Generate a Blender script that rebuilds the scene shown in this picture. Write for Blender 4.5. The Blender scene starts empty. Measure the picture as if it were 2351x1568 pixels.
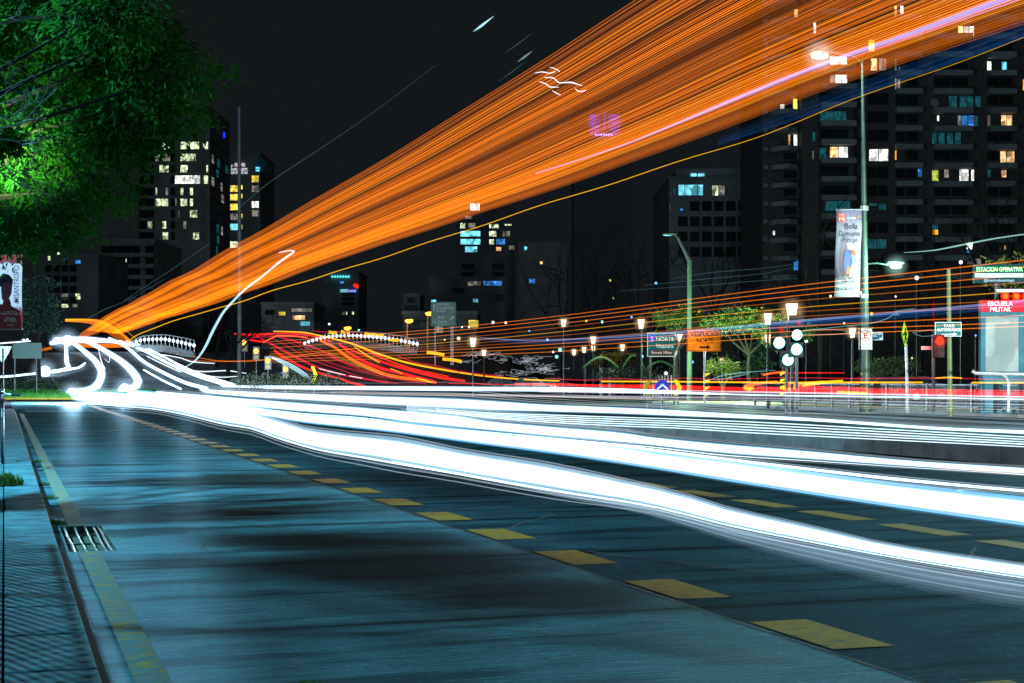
import bpy, math, random
import numpy as np
from mathutils import Vector
random.seed(7)
rng = np.random.default_rng(7)
scene = bpy.context.scene
COL = scene.collection

# ------------------------------------------------------------------ camera, sky, exposure
F = 3592.0; U0 = 1175.5; VH = 870.0; CH = 1.4          # focal length and horizon of the photograph (2351 px wide), eye height
cam_d = bpy.data.cameras.new("camera"); cam = bpy.data.objects.new("camera", cam_d); COL.objects.link(cam)
cam.location = (0, 0, CH); cam.rotation_euler = (math.radians(90), 0, 0)
cam_d.sensor_width = 36.0; cam_d.lens = 55.0; cam_d.shift_y = (VH - 784.0) / 2351.0
cam_d.clip_start = 0.1; cam_d.clip_end = 3000
scene.camera = cam
world = bpy.data.worlds.new("World"); scene.world = world; world.use_nodes = True
wt = world.node_tree; wt.nodes.clear()
w_out = wt.nodes.new("ShaderNodeOutputWorld"); w_add = wt.nodes.new("ShaderNodeAddShader")
w_sky = wt.nodes.new("ShaderNodeTexSky"); w_sky.sky_type = 'NISHITA'; w_sky.sun_disc = False
w_sky.sun_elevation = math.radians(-9); w_sky.sun_rotation = math.radians(200)
w_b1 = wt.nodes.new("ShaderNodeBackground"); w_b1.inputs[1].default_value = 0.05
w_b2 = wt.nodes.new("ShaderNodeBackground"); w_b2.inputs[0].default_value = (0.0070, 0.0088, 0.0100, 1); w_b2.inputs[1].default_value = 1.0   # city glow on the night sky
wt.links.new(w_sky.outputs[0], w_b1.inputs[0]); wt.links.new(w_b1.outputs[0], w_add.inputs[0]); wt.links.new(w_b2.outputs[0], w_add.inputs[1])
wt.links.new(w_add.outputs[0], w_out.inputs[0])
scene.view_settings.view_transform = 'Standard'; scene.view_settings.look = 'None'
scene.view_settings.exposure = 0.0; scene.view_settings.gamma = 1.0; scene.view_settings.use_curve_mapping = False
scene.cycles.transparent_max_bounces = 48; scene.cycles.max_bounces = 5; scene.cycles.diffuse_bounces = 2
scene.cycles.sample_clamp_indirect = 4.0; scene.cycles.use_denoising = True

fill_sun = bpy.data.lights.new("facade_fill", 'SUN'); fill_sun.energy = 0.06; fill_sun.color = (.62, .86, 1.0); fill_sun.angle = math.radians(14)     # weak fill added from behind the camera to lift the dark facades
mo = bpy.data.objects.new("facade_fill", fill_sun); COL.objects.link(mo); mo.rotation_euler = (math.radians(58), 0, math.radians(-14))

# ------------------------------------------------------------------ road frame and picture helpers
ANG = math.radians(17.98); SN = math.sin(ANG); CS = math.cos(ANG)
def rd(s, t, z=0.0): return np.array((s*CS - t*SN, s*SN + t*CS, z))          # across / along the road
def W(u, v, Y): return np.array(((u-U0)/F*Y, Y, CH-(v-VH)/F*Y))              # a photograph point at depth Y
def lane_Y(u, s): return s/(CS*(u-U0)/F + SN)
def gY(v, z=0.0): return (CH-z)*F/(v-VH)

def sm(x): x = min(max(x, 0.0), 1.0); return x*x*(3-2*x)
def zg(x, y):                                                                # the land climbs to the overpass on the left
    return 4.2*sm((y-108)/58.0)*sm((9-x)/12.0)

# ------------------------------------------------------------------ materials
MATS = {}
def lin(h):
    h = h.lstrip('#'); c = [int(h[i:i+2], 16)/255 for i in (0, 2, 4)]
    return tuple(x/12.92 if x <= .04045 else ((x+.055)/1.055)**2.4 for x in c)
def mat(name, col, rough=0.6, metal=0.0, nscale=6.0, namt=0.25, bump=0.0, spec=0.5, trans=0.0):
    if name in MATS: return MATS[name]
    m = bpy.data.materials.new(name); m.use_nodes = True; nt = m.node_tree; b = nt.nodes["Principled BSDF"]
    b.inputs["Roughness"].default_value = rough; b.inputs["Metallic"].default_value = metal
    b.inputs["Specular IOR Level"].default_value = spec
    tc = nt.nodes.new("ShaderNodeTexCoord"); n = nt.nodes.new("ShaderNodeTexNoise"); n.inputs["Scale"].default_value = nscale; n.inputs["Detail"].default_value = 4
    nt.links.new(tc.outputs["Object"], n.inputs["Vector"])
    r = nt.nodes.new("ShaderNodeMapRange"); r.inputs[1].default_value = .3; r.inputs[2].default_value = .7; r.inputs[3].default_value = 1-namt; r.inputs[4].default_value = 1+namt
    nt.links.new(n.outputs["Fac"], r.inputs[0])
    mx = nt.nodes.new("ShaderNodeMix"); mx.data_type = 'RGBA'; mx.blend_type = 'MULTIPLY'; mx.inputs[0].default_value = 1
    mx.inputs[6].default_value = (*col, 1); nt.links.new(r.outputs[0], mx.inputs[7]); nt.links.new(mx.outputs[2], b.inputs["Base Color"])
    if bump:
        bp = nt.nodes.new("ShaderNodeBump"); bp.inputs["Strength"].default_value = bump; bp.inputs["Distance"].default_value = .02
        nt.links.new(n.outputs["Fac"], bp.inputs["Height"]); nt.links.new(bp.outputs[0], b.inputs["Normal"])
    if trans:
        tr = nt.nodes.new("ShaderNodeBsdfTranslucent"); nt.links.new(mx.outputs[2], tr.inputs[0])
        ms = nt.nodes.new("ShaderNodeMixShader"); ms.inputs[0].default_value = trans
        nt.links.new(b.outputs[0], ms.inputs[1]); nt.links.new(tr.outputs[0], ms.inputs[2])
        nt.links.new(ms.outputs[0], nt.nodes["Material Output"].inputs[0])
    MATS[name] = m; return m
def glow(name, col, st, sampled=True, thin=False):
    if name in MATS: return MATS[name]
    m = bpy.data.materials.new(name); m.use_nodes = True; nt = m.node_tree; nt.nodes.clear()
    o = nt.nodes.new("ShaderNodeOutputMaterial"); e = nt.nodes.new("ShaderNodeEmission")
    e.inputs[0].default_value = (*col, 1); e.inputs[1].default_value = st
    if thin:                                                # light in the air lets other light through: two walls of each tube add up
        e.inputs[1].default_value = st*.55
        t = nt.nodes.new("ShaderNodeBsdfTransparent"); a = nt.nodes.new("ShaderNodeAddShader")
        nt.links.new(e.outputs[0], a.inputs[0]); nt.links.new(t.outputs[0], a.inputs[1]); nt.links.new(a.outputs[0], o.inputs[0])
    else: nt.links.new(e.outputs[0], o.inputs[0])
    m.cycles.emission_sampling = 'FRONT' if sampled else 'NONE'
    MATS[name] = m; return m
def room(name, col, st, scale=.9, contrast=.75):
    """a lit room behind a window: bright and dark blocks of furniture, curtains and ceiling lamps"""
    if name in MATS: return MATS[name]
    m = bpy.data.materials.new(name); m.use_nodes = True; nt = m.node_tree; nt.nodes.clear()
    o = nt.nodes.new("ShaderNodeOutputMaterial"); e = nt.nodes.new("ShaderNodeEmission"); tc = nt.nodes.new("ShaderNodeTexCoord")
    mp = nt.nodes.new("ShaderNodeMapping"); mp.inputs["Scale"].default_value = (1, 0.01, .7)
    v = nt.nodes.new("ShaderNodeTexVoronoi"); v.inputs["Scale"].default_value = scale; v.distance = 'CHEBYCHEV'
    n = nt.nodes.new("ShaderNodeTexNoise"); n.inputs["Scale"].default_value = scale*1.4
    nt.links.new(tc.outputs["Object"], mp.inputs[0]); nt.links.new(mp.outputs[0], v.inputs["Vector"]); nt.links.new(mp.outputs[0], n.inputs["Vector"])
    sep = nt.nodes.new("ShaderNodeSeparateColor"); nt.links.new(v.outputs["Color"], sep.inputs[0])
    ad = nt.nodes.new("ShaderNodeMath"); ad.operation = 'MULTIPLY'; nt.links.new(sep.outputs[0], ad.inputs[0])
    r = nt.nodes.new("ShaderNodeMapRange"); r.inputs[1].default_value = .35; r.inputs[2].default_value = .65; r.inputs[3].default_value = .35; r.inputs[4].default_value = 1.5
    nt.links.new(n.outputs["Fac"], r.inputs[0]); nt.links.new(r.outputs[0], ad.inputs[1])
    r2 = nt.nodes.new("ShaderNodeMapRange"); r2.inputs[3].default_value = st*(1-contrast); r2.inputs[4].default_value = st*(1+contrast); nt.links.new(ad.outputs[0], r2.inputs[0])
    e.inputs[0].default_value = (*col, 1); nt.links.new(r2.outputs[0], e.inputs[1]); nt.links.new(e.outputs[0], o.inputs[0])
    m.cycles.emission_sampling = 'NONE'
    MATS[name] = m; return m

# ------------------------------------------------------------------ mesh builder and scene objects
class MB:
    def __init__(s): s.v = []; s.f = []
    def add(s, vs, fs):
        b = len(s.v); s.v.extend([tuple(map(float, p)) for p in vs]); s.f.extend([tuple(b+i for i in f) for f in fs]); return s
    def box(s, x0, x1, y0, y1, z0, z1):
        return s.add([(x0,y0,z0),(x1,y0,z0),(x1,y1,z0),(x0,y1,z0),(x0,y0,z1),(x1,y0,z1),(x1,y1,z1),(x0,y1,z1)],
                     [(3,2,1,0),(4,5,6,7),(0,1,5,4),(1,2,6,5),(2,3,7,6),(3,0,4,7)])
    def rbox(s, s0, s1, t0, t1, z0, z1):
        c = [rd(a, b, z) for z in (z0, z1) for a, b in ((s0,t0),(s1,t0),(s1,t1),(s0,t1))]
        return s.add(c, [(3,2,1,0),(4,5,6,7),(0,1,5,4),(1,2,6,5),(2,3,7,6),(3,0,4,7)])
    def prism(s, poly, y0, y1):          # poly in (x, z), extruded along y
        n = len(poly); vs = [(x, y0, z) for x, z in poly]+[(x, y1, z) for x, z in poly]
        return s.add(vs, [tuple(range(n)), tuple(range(2*n-1, n-1, -1))]+[(i, i+n, (i+1) % n+n, (i+1) % n) for i in range(n)])
    def tube(s, pts, r, k=6, cap=True):
        p = np.asarray(pts, float); n = len(p); rr = np.broadcast_to(np.asarray(r, float), (n,))
        tg = np.gradient(p, axis=0); tg /= np.maximum(np.linalg.norm(tg, axis=1)[:, None], 1e-9)
        up = np.tile((0, 0, 1.0), (n, 1)); up[np.abs(tg[:, 2]) > .95] = (0, 1.0, 0)
        if np.mean(np.abs(tg[:, 2])) > .6: up[:] = (0, 1.0, 0)
        a = np.cross(tg, up); a /= np.maximum(np.linalg.norm(a, axis=1)[:, None], 1e-9); b = np.cross(a, tg)
        th = np.arange(k)/k*2*math.pi
        ring = p[:, None, :] + rr[:, None, None]*(np.cos(th)[None, :, None]*a[:, None, :] + np.sin(th)[None, :, None]*b[:, None, :])
        fs = [(i*k+j, i*k+(j+1) % k, (i+1)*k+(j+1) % k, (i+1)*k+j) for i in range(n-1) for j in range(k)]
        if cap: fs += [tuple(range(k-1, -1, -1)), tuple((n-1)*k+j for j in range(k))]
        return s.add(ring.reshape(-1, 3), fs)
    def cyl(s, x, y, z0, z1, r0, r1=None, k=12): return s.tube([(x, y, z0), (x, y, z1)], [r0, r0 if r1 is None else r1], k)
    def ball(s, c, r, k=12, sx=1, sy=1, sz=1):
        m = k//2; vs = [(c[0], c[1], c[2]-r*sz)]; fs = []
        for i in range(1, m):
            a = -math.pi/2+math.pi*i/m
            for j in range(k): vs.append((c[0]+r*sx*math.cos(a)*math.cos(2*math.pi*j/k), c[1]+r*sy*math.cos(a)*math.sin(2*math.pi*j/k), c[2]+r*sz*math.sin(a)))
        vs.append((c[0], c[1], c[2]+r*sz)); e = len(vs)-1
        for j in range(k): fs.append((0, 1+(j+1) % k, 1+j)); fs.append((e, e-k+j, e-k+(j+1) % k))
        for i in range(m-2):
            for j in range(k): fs.append((1+i*k+j, 1+i*k+(j+1) % k, 1+(i+1)*k+(j+1) % k, 1+(i+1)*k+j))
        return s.add(vs, fs)
    def disc(s, c, r, d=.02, k=24, sx=1.0):     # a thin round plate facing the camera
        return s.prism([(c[0]+r*sx*math.cos(2*math.pi*i/k), c[2]+r*math.sin(2*math.pi*i/k)) for i in range(k)], c[1], c[1]+d)
def org(o):
    v = Vector((0, 0, 0))
    while o is not None: v += o.location; o = o.parent
    return np.array(v)
def props(o, label=None, cat=None, group=None, kind=None):
    for k, x in (("label", label), ("category", cat), ("group", group), ("kind", kind)):
        if x: o[k] = x
    return o
def build(mb, name, m, parent=None, label=None, cat=None, group=None, kind=None, loc=None, smooth=False):
    base = org(parent) if parent is not None else np.zeros(3)
    l = np.array(loc, float) if loc is not None else np.zeros(3)
    me = bpy.data.meshes.new(name); vs = np.array(mb.v)-(base+l)
    me.from_pydata([tuple(p) for p in vs], [], mb.f); me.update()
    if smooth: me.polygons.foreach_set("use_smooth", [True]*len(me.polygons))
    me.materials.append(m); o = bpy.data.objects.new(name, me); COL.objects.link(o); o.location = tuple(l); o.parent = parent
    return props(o, label, cat, group, kind)
def thing(name, label, cat, loc=(0, 0, 0), group=None):
    o = bpy.data.objects.new(name, None); COL.objects.link(o); o.location = tuple(map(float, loc)); o.empty_display_size = .3
    return props(o, label, cat, group)
def struct(mb, name, m, **k): return build(mb, name, m, kind="structure", **k)
def text(parent, s, c, h, m, w=None, bold=0.0, name="lettering", vert=False, font_shear=0.0, align='CENTER', d=.012):
    """raised letters facing the camera: centre c, cap height h, optionally squeezed to width w"""
    cu = bpy.data.curves.new("t", 'FONT'); cu.body = s; cu.align_x = align; cu.align_y = 'CENTER'; cu.size = 1.0; cu.offset = bold; cu.shear = font_shear; cu.space_line = 1.0; cu.resolution_u = 3
    ob = bpy.data.objects.new("t", cu); COL.objects.link(ob)
    bpy.context.view_layer.update()
    me0 = bpy.data.meshes.new_from_object(ob.evaluated_get(bpy.context.evaluated_depsgraph_get()))
    vs = np.array([v.co[:] for v in me0.vertices]); fs = [tuple(p.vertices) for p in me0.polygons]
    bpy.data.objects.remove(ob); bpy.data.curves.remove(cu); bpy.data.meshes.remove(me0)
    if len(vs) == 0: return None
    lo, hi = vs.min(0), vs.max(0); nl = s.count("\n")+1
    k = h/.72; x = vs[:, 0]; y = vs[:, 1]
    if align == 'CENTER': x = x-(lo[0]+hi[0])/2
    y = y-(lo[1]+hi[1])/2
    kx = w/(hi[0]-lo[0]) if w else k
    X, Z = x*kx, y*k
    if vert: X, Z = -Z, X
    mb = MB(); n = len(vs)
    mb.add([(c[0]+X[i], c[1], c[2]+Z[i]) for i in range(n)], fs)
    return build(mb, name, m, parent)

def interp(pts, x):
    """smooth value through control points (shape preserving cubic)"""
    p = sorted(pts); X = np.array([q[0] for q in p], float); V = np.array([q[1:] for q in p], float)
    h = np.diff(X)[:, None]; dl = np.diff(V, axis=0)/h; m = np.zeros_like(V)
    if len(X) > 2:
        m[1:-1] = np.where(dl[:-1]*dl[1:] > 0, 2*dl[:-1]*dl[1:]/np.where(np.abs(dl[:-1]+dl[1:]) < 1e-9, 1, dl[:-1]+dl[1:]), 0)
    m[0] = dl[0]; m[-1] = dl[-1]
    x = np.asarray(x, float); i = np.clip(np.searchsorted(X, x)-1, 0, len(X)-2); hh = (X[i+1]-X[i])[:, None]; t = ((x-X[i])[:, None]/hh)
    out = (2*t**3-3*t**2+1)*V[i]+(t**3-2*t**2+t)*hh*m[i]+(-2*t**3+3*t**2)*V[i+1]+(t**3-t**2)*hh*m[i+1]
    lo = x < X[0]; hi = x > X[-1]
    out[lo] = V[0]+(x[lo]-X[0])[:, None]*m[0]; out[hi] = V[-1]+(x[hi]-X[-1])[:, None]*m[-1]
    return out
def spline(pts, n):
    p = np.asarray(pts, float); d = np.r_[0, np.cumsum(np.linalg.norm(np.diff(p[:, :2], axis=0), axis=1)+1e-6)]
    q = np.array([np.r_[d[i], p[i]] for i in range(len(p))]); return interp([tuple(r) for r in q], np.linspace(0, d[-1], n))

# light trails that follow a lane at offset s: control points (u, v, width) read off the photograph give the height and size of the lamp's path
def lane_path(s, pts, u0=None, u1=None, n=64, run=True):
    ua = pts[0][0] if u0 is None else u0; ub = pts[-1][0] if u1 is None else u1
    ya, yb = lane_Y(ua, s), lane_Y(ub, s); Ys = np.geomspace(ya, yb, n)
    us = U0+F*((s/Ys-SN)/CS); vw = interp(pts, us)
    P = np.stack([(us-U0)/F*Ys, Ys, CH-(vw[:, 0]-VH)/F*Ys], 1); R = np.maximum(vw[:, 1], .4)*Ys/F/2
    if run and ub > 2300:                                     # the vehicle drove on past the camera
        t_end = -P[-1][0]*SN+P[-1][1]*CS
        for dt in (1.5, 3.5, 6.5): P = np.vstack([P, rd(s, t_end-dt, P[n-1][2])]); R = np.r_[R, R[n-1]]
    return P, R
def free_path(pts, n=40):
    q = spline([(u, v, Y, w) for u, v, Y, w in pts], n); Y = q[:, 2]
    return np.stack([(q[:, 0]-U0)/F*Y, Y, CH-(q[:, 1]-VH)/F*Y], 1), np.maximum(q[:, 3], .4)*Y/F/2
def halo(c, r, col, st, o, n=6, grow=.16):
    """lamp glare painted in as faint nested glowing shells round a lamp"""
    for i in range(n):
        m = glow("halo_shell_%02x%02x%02x_%d" % (*(int(x*255) for x in col), i), col, st*(1-i/(n+.5))**1.5, False, True); build(MB().ball(c, r*(1+grow*(i+.6)), 12), "glow", m, o, smooth=True)
TG = {"white": "white headlight trails along the lanes", "ramp": "white headlight trails down the ramp", "red": "red tail light trails", "orange": "orange marker light trails", "cyan": "faint pale blue light trails"}
def trail(label, P, R, m, group=None, k=8, name="light_trail", side=None):
    o = build(MB().tube(P, R, k), name, m, None, label, "light trail", group, loc=P[len(P)//2], smooth=True)
    return o

# ------------------------------------------------------------------ street lamp light that falls on the near lane (unseen, left of the kerb), with an added fill behind the camera
LAMP_C = (0.24, 0.80, 1.0)
def lamp(name, p, power, col, radius=.15):
    l = bpy.data.lights.new(name, 'POINT'); l.energy = power; l.color = col; l.shadow_soft_size = radius
    o = bpy.data.objects.new(name, l); COL.objects.link(o); o.location = tuple(p); return o
LAMP_P = rd(-4.6, 21.0, 7.4)
lamp("street_and_fill_light", LAMP_P, 12500, LAMP_C, .16); lamp("street_and_fill_light", rd(-5.2, 3.0, 6.4), 1100, LAMP_C, .08); lamp("street_and_fill_light", rd(-3, -24, 8.5), 2000, (.12, .66, 1.0), .2)

# ------------------------------------------------------------------ road surface materials (object x runs across the road, y along it)
def road_mat(name, base, fine, joints, broom, rough, spec):
    m = bpy.data.materials.new(name); m.use_nodes = True; nt = m.node_tree; b = nt.nodes["Principled BSDF"]; N = nt.nodes.new; L = nt.links.new
    tc = N("ShaderNodeTexCoord")
    def noise(scale, sc=(1, 1, 1), det=4, ro=.55):
        mp = N("ShaderNodeMapping"); mp.inputs["Scale"].default_value = sc; L(tc.outputs["Object"], mp.inputs[0])
        n = N("ShaderNodeTexNoise"); n.inputs["Scale"].default_value = scale; n.inputs["Detail"].default_value = det; n.inputs["Roughness"].default_value = ro; L(mp.outputs[0], n.inputs["Vector"]); return n.outputs["Fac"]
    def rng_(f, a, c, lo, hi):
        r = N("ShaderNodeMapRange"); r.inputs[1].default_value = a; r.inputs[2].default_value = c; r.inputs[3].default_value = lo; r.inputs[4].default_value = hi; L(f, r.inputs[0]); return r.outputs[0]
    def mth(op, a, c):
        q = N("ShaderNodeMath"); q.operation = op
        for i, x in enumerate((a, c)):
            if isinstance(x, (int, float)): q.inputs[i].default_value = x
            else: L(x, q.inputs[i])
        return q.outputs[0]
    big = noise(.55, (1, .8, 1)); mid = noise(3.0, (.5, 1.4, 1)); br = noise(13, (.10, 2.6, 1), 7, .78); gr = noise(44, (.55, 1, 1), det=5, ro=.85)
    sep = N("ShaderNodeSeparateXYZ"); L(tc.outputs["Object"], sep.inputs[0])
    f = mth('MULTIPLY', rng_(big, .3, .7, .55, 1.35), rng_(mid, .3, .7, .85, 1.15))
    f = mth('MULTIPLY', f, rng_(br, .36, .64, 1-broom, 1+broom)); f = mth('MULTIPLY', f, rng_(gr, .35, .65, 1-fine, 1+fine)); spk = noise(38, (.5, 1, 1), 1); f = mth('MULTIPLY', f, rng_(spk, .68, .74, 1.0, 2.6)); pits = noise(16, (1, 1, 1), 2); f = mth('MULTIPLY', f, rng_(pits, .24, .28, .35, 1.0))
    stain = noise(.9, (.45, 2.2, 1), 5, .6); f = mth('MULTIPLY', f, rng_(stain, .53, .61, 1.0, .36))      # oil and damp stains
    rg = rng_(stain, .45, .65, rough, rough-.16)
    if broom > .3:                                            # tree shade painted into the slab colour as soft dark patches
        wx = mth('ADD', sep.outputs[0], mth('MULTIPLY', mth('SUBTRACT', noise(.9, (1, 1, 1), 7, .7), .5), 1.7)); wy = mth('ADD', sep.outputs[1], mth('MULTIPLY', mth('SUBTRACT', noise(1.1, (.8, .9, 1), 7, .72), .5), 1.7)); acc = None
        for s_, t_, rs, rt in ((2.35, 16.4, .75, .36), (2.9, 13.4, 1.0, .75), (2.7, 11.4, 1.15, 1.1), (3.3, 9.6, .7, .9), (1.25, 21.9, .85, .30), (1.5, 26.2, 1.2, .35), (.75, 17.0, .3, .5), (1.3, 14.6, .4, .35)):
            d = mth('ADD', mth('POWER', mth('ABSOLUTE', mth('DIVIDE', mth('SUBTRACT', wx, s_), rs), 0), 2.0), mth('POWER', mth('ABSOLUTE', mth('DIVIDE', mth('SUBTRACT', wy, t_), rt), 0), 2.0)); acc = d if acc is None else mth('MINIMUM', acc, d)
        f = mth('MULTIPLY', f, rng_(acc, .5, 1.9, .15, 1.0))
    if joints:
        wob = mth('MULTIPLY', mth('SUBTRACT', noise(1.3), .5), .09)
        y = mth('ADD', mth('ADD', sep.outputs[1], wob), 100*3.07-8.75+1.535)
        md = mth('ABSOLUTE', mth('SUBTRACT', mth('MODULO', y, 3.07), 1.535), 0)
        f = mth('MULTIPLY', f, rng_(md, .024, .060, .05, 1.0)); f = mth('MULTIPLY', f, rng_(md, .06, .20, .50, 1.0))
    mx = N("ShaderNodeMix"); mx.data_type = 'RGBA'; mx.blend_type = 'MULTIPLY'; mx.inputs[0].default_value = 1; mx.inputs[6].default_value = (*base, 1)
    L(f, mx.inputs[7]); L(mx.outputs[2], b.inputs["Base Color"])
    pass
    bp = N("ShaderNodeBump"); bp.inputs["Strength"].default_value = .5; bp.inputs["Distance"].default_value = .02
    h = mth('ADD', mth('MULTIPLY', br, 1.0 if broom > .1 else .3), mth('MULTIPLY', gr, .45 if fine < .2 else .9))
    L(h, bp.inputs["Height"])
    df = N("ShaderNodeBsdfDiffuse"); L(mx.outputs[2], df.inputs[0]); L(bp.outputs[0], df.inputs["Normal"]); gl = N("ShaderNodeBsdfGlossy"); gl.inputs["Roughness"].default_value = .42; gl.inputs[0].default_value = (.62, .88, 1.0, 1); L(bp.outputs[0], gl.inputs["Normal"])
    ms = N("ShaderNodeMixShader"); ms.inputs[0].default_value = spec; L(df.outputs[0], ms.inputs[1]); L(gl.outputs[0], ms.inputs[2]); L(ms.outputs[0], nt.nodes["Material Output"].inputs[0])
    return m
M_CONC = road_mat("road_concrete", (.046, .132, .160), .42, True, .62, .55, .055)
M_WORN = road_mat("worn_road_concrete", (.016, .043, .055), .70, True, .34, .70, .018)
M_ASPH = road_mat("asphalt", (.03, .038, .042), .35, False, .05, .6, .03)
M_KERB = road_mat("kerb_concrete", (.22, .23, .24), .12, False, .2, .65, .4)

def rsheet(name, cells, z, m, kind="structure"):
    """flat sheet in road coordinates whose object axes follow the road"""
    mb = MB()
    for s0, s1, t0, t1 in cells: mb.add([(s0, t0, z), (s1, t0, z), (s1, t1, z), (s0, t1, z)], [(0, 1, 2, 3)])
    o = build(mb, name, m, kind=kind); o.rotation_euler = (0, 0, ANG); return o
g = MB(); xs = np.r_[np.linspace(-900, -120, 14), np.linspace(-100, 120, 56), np.linspace(150, 1100, 14)]; ys = np.r_[np.linspace(-120, 60, 37), np.linspace(64, 190, 43), np.linspace(215, 1500, 24)]
vs = []
for y in ys:
    for x in xs:
        s = x*CS+y*SN; t = -x*SN+y*CS
        vs.append((x, y, -.45 if (-9 < s < 36 and t < 96) else -.03+zg(x, y)))
nx = len(xs); g.add(vs, [(j*nx+i, j*nx+i+1, (j+1)*nx+i+1, (j+1)*nx+i) for j in range(len(ys)-1) for i in range(nx-1)])
struct(g, "ground", mat("dark_ground", (.035, .036, .034), .85, nscale=.6))
HOLE = (.50, .88, 13.15, 15.4)
rsheet("gutter", [(.36, .462, -20, HOLE[2]-.02), (.36, .462, HOLE[3]+.02, 69)], .003, mat("kerb_gap_dark", (.018, .02, .018), .9, nscale=6, namt=.5))  # dark gap along the kerb painted as a flat strip
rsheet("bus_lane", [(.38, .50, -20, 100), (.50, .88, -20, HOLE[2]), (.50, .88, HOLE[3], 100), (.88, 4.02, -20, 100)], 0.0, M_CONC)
rsheet("road", [(4.03, 15.62, -20, 100)], 0.0, M_WORN)
rsheet("far_carriageway", [(15.9, 34.6, -20, 130)], 0.004, M_ASPH)
rsheet("side_street", [(-60, .38, 69.6, 100)], 0.002, M_ASPH)
# ramp that climbs to the overpass
rp = MB(); n = 26
L_ = [(-33, 100), (-36, 112), (-39, 125), (-42, 140), (-45, 155), (-48, 172)]; R_ = [(8, 100), (3, 112), (-3, 125), (-9, 140), (-14, 155), (-18, 172)]
Lp = interp([(y, x) for x, y in L_], np.linspace(100, 172, n)); Rp = interp([(y, x) for x, y in R_], np.linspace(100, 172, n)); yy = np.linspace(100, 172, n)
v = []
for i in range(n):
    for k in range(9):
        x = Lp[i, 0]+(Rp[i, 0]-Lp[i, 0])*k/8; v.append((x, yy[i], zg(x, yy[i])+.06))
rp.add(v, [(i*9+k, i*9+k+1, (i+1)*9+k+1, (i+1)*9+k) for i in range(n-1) for k in range(8)])
struct(rp, "ramp_road", mat("ramp_concrete", (.10, .115, .13), .8, nscale=.5, namt=.4, spec=.05))
# kerb and footpath at the left edge
kb = MB()
t = -6.0
while t < 69:
    l = .975; kb.rbox(.0, .386, t, min(t+l, 69.3), -.4, .15); t += 1.0
k_o = struct(kb, "kerb", mat("kerb_slabs", (.055, .145, .185), .8, nscale=3.5, namt=.5, bump=.5, spec=.05))
md = k_o.modifiers.new("b", 'BEVEL'); md.width = .012; md.segments = 2
struct(MB().rbox(-8, -.012, -20, 69.3, -.4, .142), "footpath", mat("footpath_slabs", (.05, .13, .16), .8, nscale=4, spec=.05))
# painted markings
def marking_mat(name, col, wear, base):
    m = bpy.data.materials.new(name); m.use_nodes = True; nt = m.node_tree; b = nt.nodes["Principled BSDF"]; N = nt.nodes.new; L = nt.links.new
    tc = N("ShaderNodeTexCoord"); mp = N("ShaderNodeMapping"); mp.inputs["Scale"].default_value = (1, 2.2, 1); L(tc.outputs["Object"], mp.inputs[0])
    n = N("ShaderNodeTexNoise"); n.inputs["Scale"].default_value = 7; n.inputs["Detail"].default_value = 9; n.inputs["Roughness"].default_value = .8; L(mp.outputs[0], n.inputs["Vector"])
    r = N("ShaderNodeMapRange"); r.inputs[1].default_value = wear; r.inputs[2].default_value = wear+.07; L(n.outputs["Fac"], r.inputs[0])
    mx = N("ShaderNodeMix"); mx.data_type = 'RGBA'; mx.inputs[6].default_value = (*col, 1); mx.inputs[7].default_value = (*base, 1); L(r.outputs[0], mx.inputs[0]); L(mx.outputs[2], b.inputs["Base Color"]); b.inputs["Roughness"].default_value = .7; b.inputs["Specular IOR Level"].default_value = .03
    return m
M_YEL = marking_mat("yellow_paint", (.22, .12, .005), .52, (.035, .055, .05)); M_YWORN = marking_mat("worn_yellow_paint", (.30, .19, .015), .435, (.06, .15, .17)); M_WHT = marking_mat("white_paint", (.6, .6, .58), .56, (.2, .2, .2))
cells = []
for k in range(-4, 40): t = 7.17+1.93*k; cells.append((4.07, 4.43, t, t+.95))
for k in range(-4, 40): t = 10.45+1.6*k; cells.append((7.95, 8.25, t, t+1.15))
rsheet("lane_dashes", cells, .005, M_YEL)
rsheet("edge_line", [(.575, .735, -6, HOLE[2]-.03), (.575, .735, HOLE[3]+.03, 66)], .005, M_YWORN)
rsheet("stop_line", [(.9, 4.0, 70.5, 70.9)], .005, M_WHT)
# cracks in the slabs and the ragged seam beside the dashes
ck = MB()
def crack(p0, p1, w, n=14, amp=.05):
    a = np.array(p0); b = np.array(p1); d = (b-a)/np.linalg.norm(b-a); nrm = np.array((-d[1], d[0])); o = 0; L1 = []; L2 = []
    for i in range(n+1):
        o += random.uniform(-amp, amp)*.5; q = a+(b-a)*i/n+nrm*o*math.sin(math.pi*i/n); ww = w*random.uniform(.4, 1.4)/2; L1.append((*(q+nrm*ww), .004)); L2.append((*(q-nrm*ww), .004))
    ck.add(L1+L2, [(i, i+n+1, i+n+2, i+1) for i in range(n)])
for a in (((1.75, 18.0), (1.95, 17.2), .03), ((1.95, 17.2), (2.9, 16.3), .025), ((2.1, 15.2), (2.75, 14.2), .03), ((2.75, 14.2), (3.6, 14.8), .02), ((1.6, 13.4), (1.75, 12.7), .02),
          ((2.7, 27.3), (3.0, 24.4), .02), ((5.2, 10.2), (4.5, 11.9), .02), ((5.9, 9.3), (4.5, 11.7), .015), ((5.4, 15.2), (4.5, 13.9), .02), ((6.8, 12.6), (5.2, 13.3), .015), ((7.7, 11.2), (6.6, 9.8), .02), ((1.0, 19.6), (2.3, 19.9), .018), ((1.9, 9.4), (2.9, 8.0), .014), ((3.1, 20.8), (3.9, 19.4), .018)): crack(*a)
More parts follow.
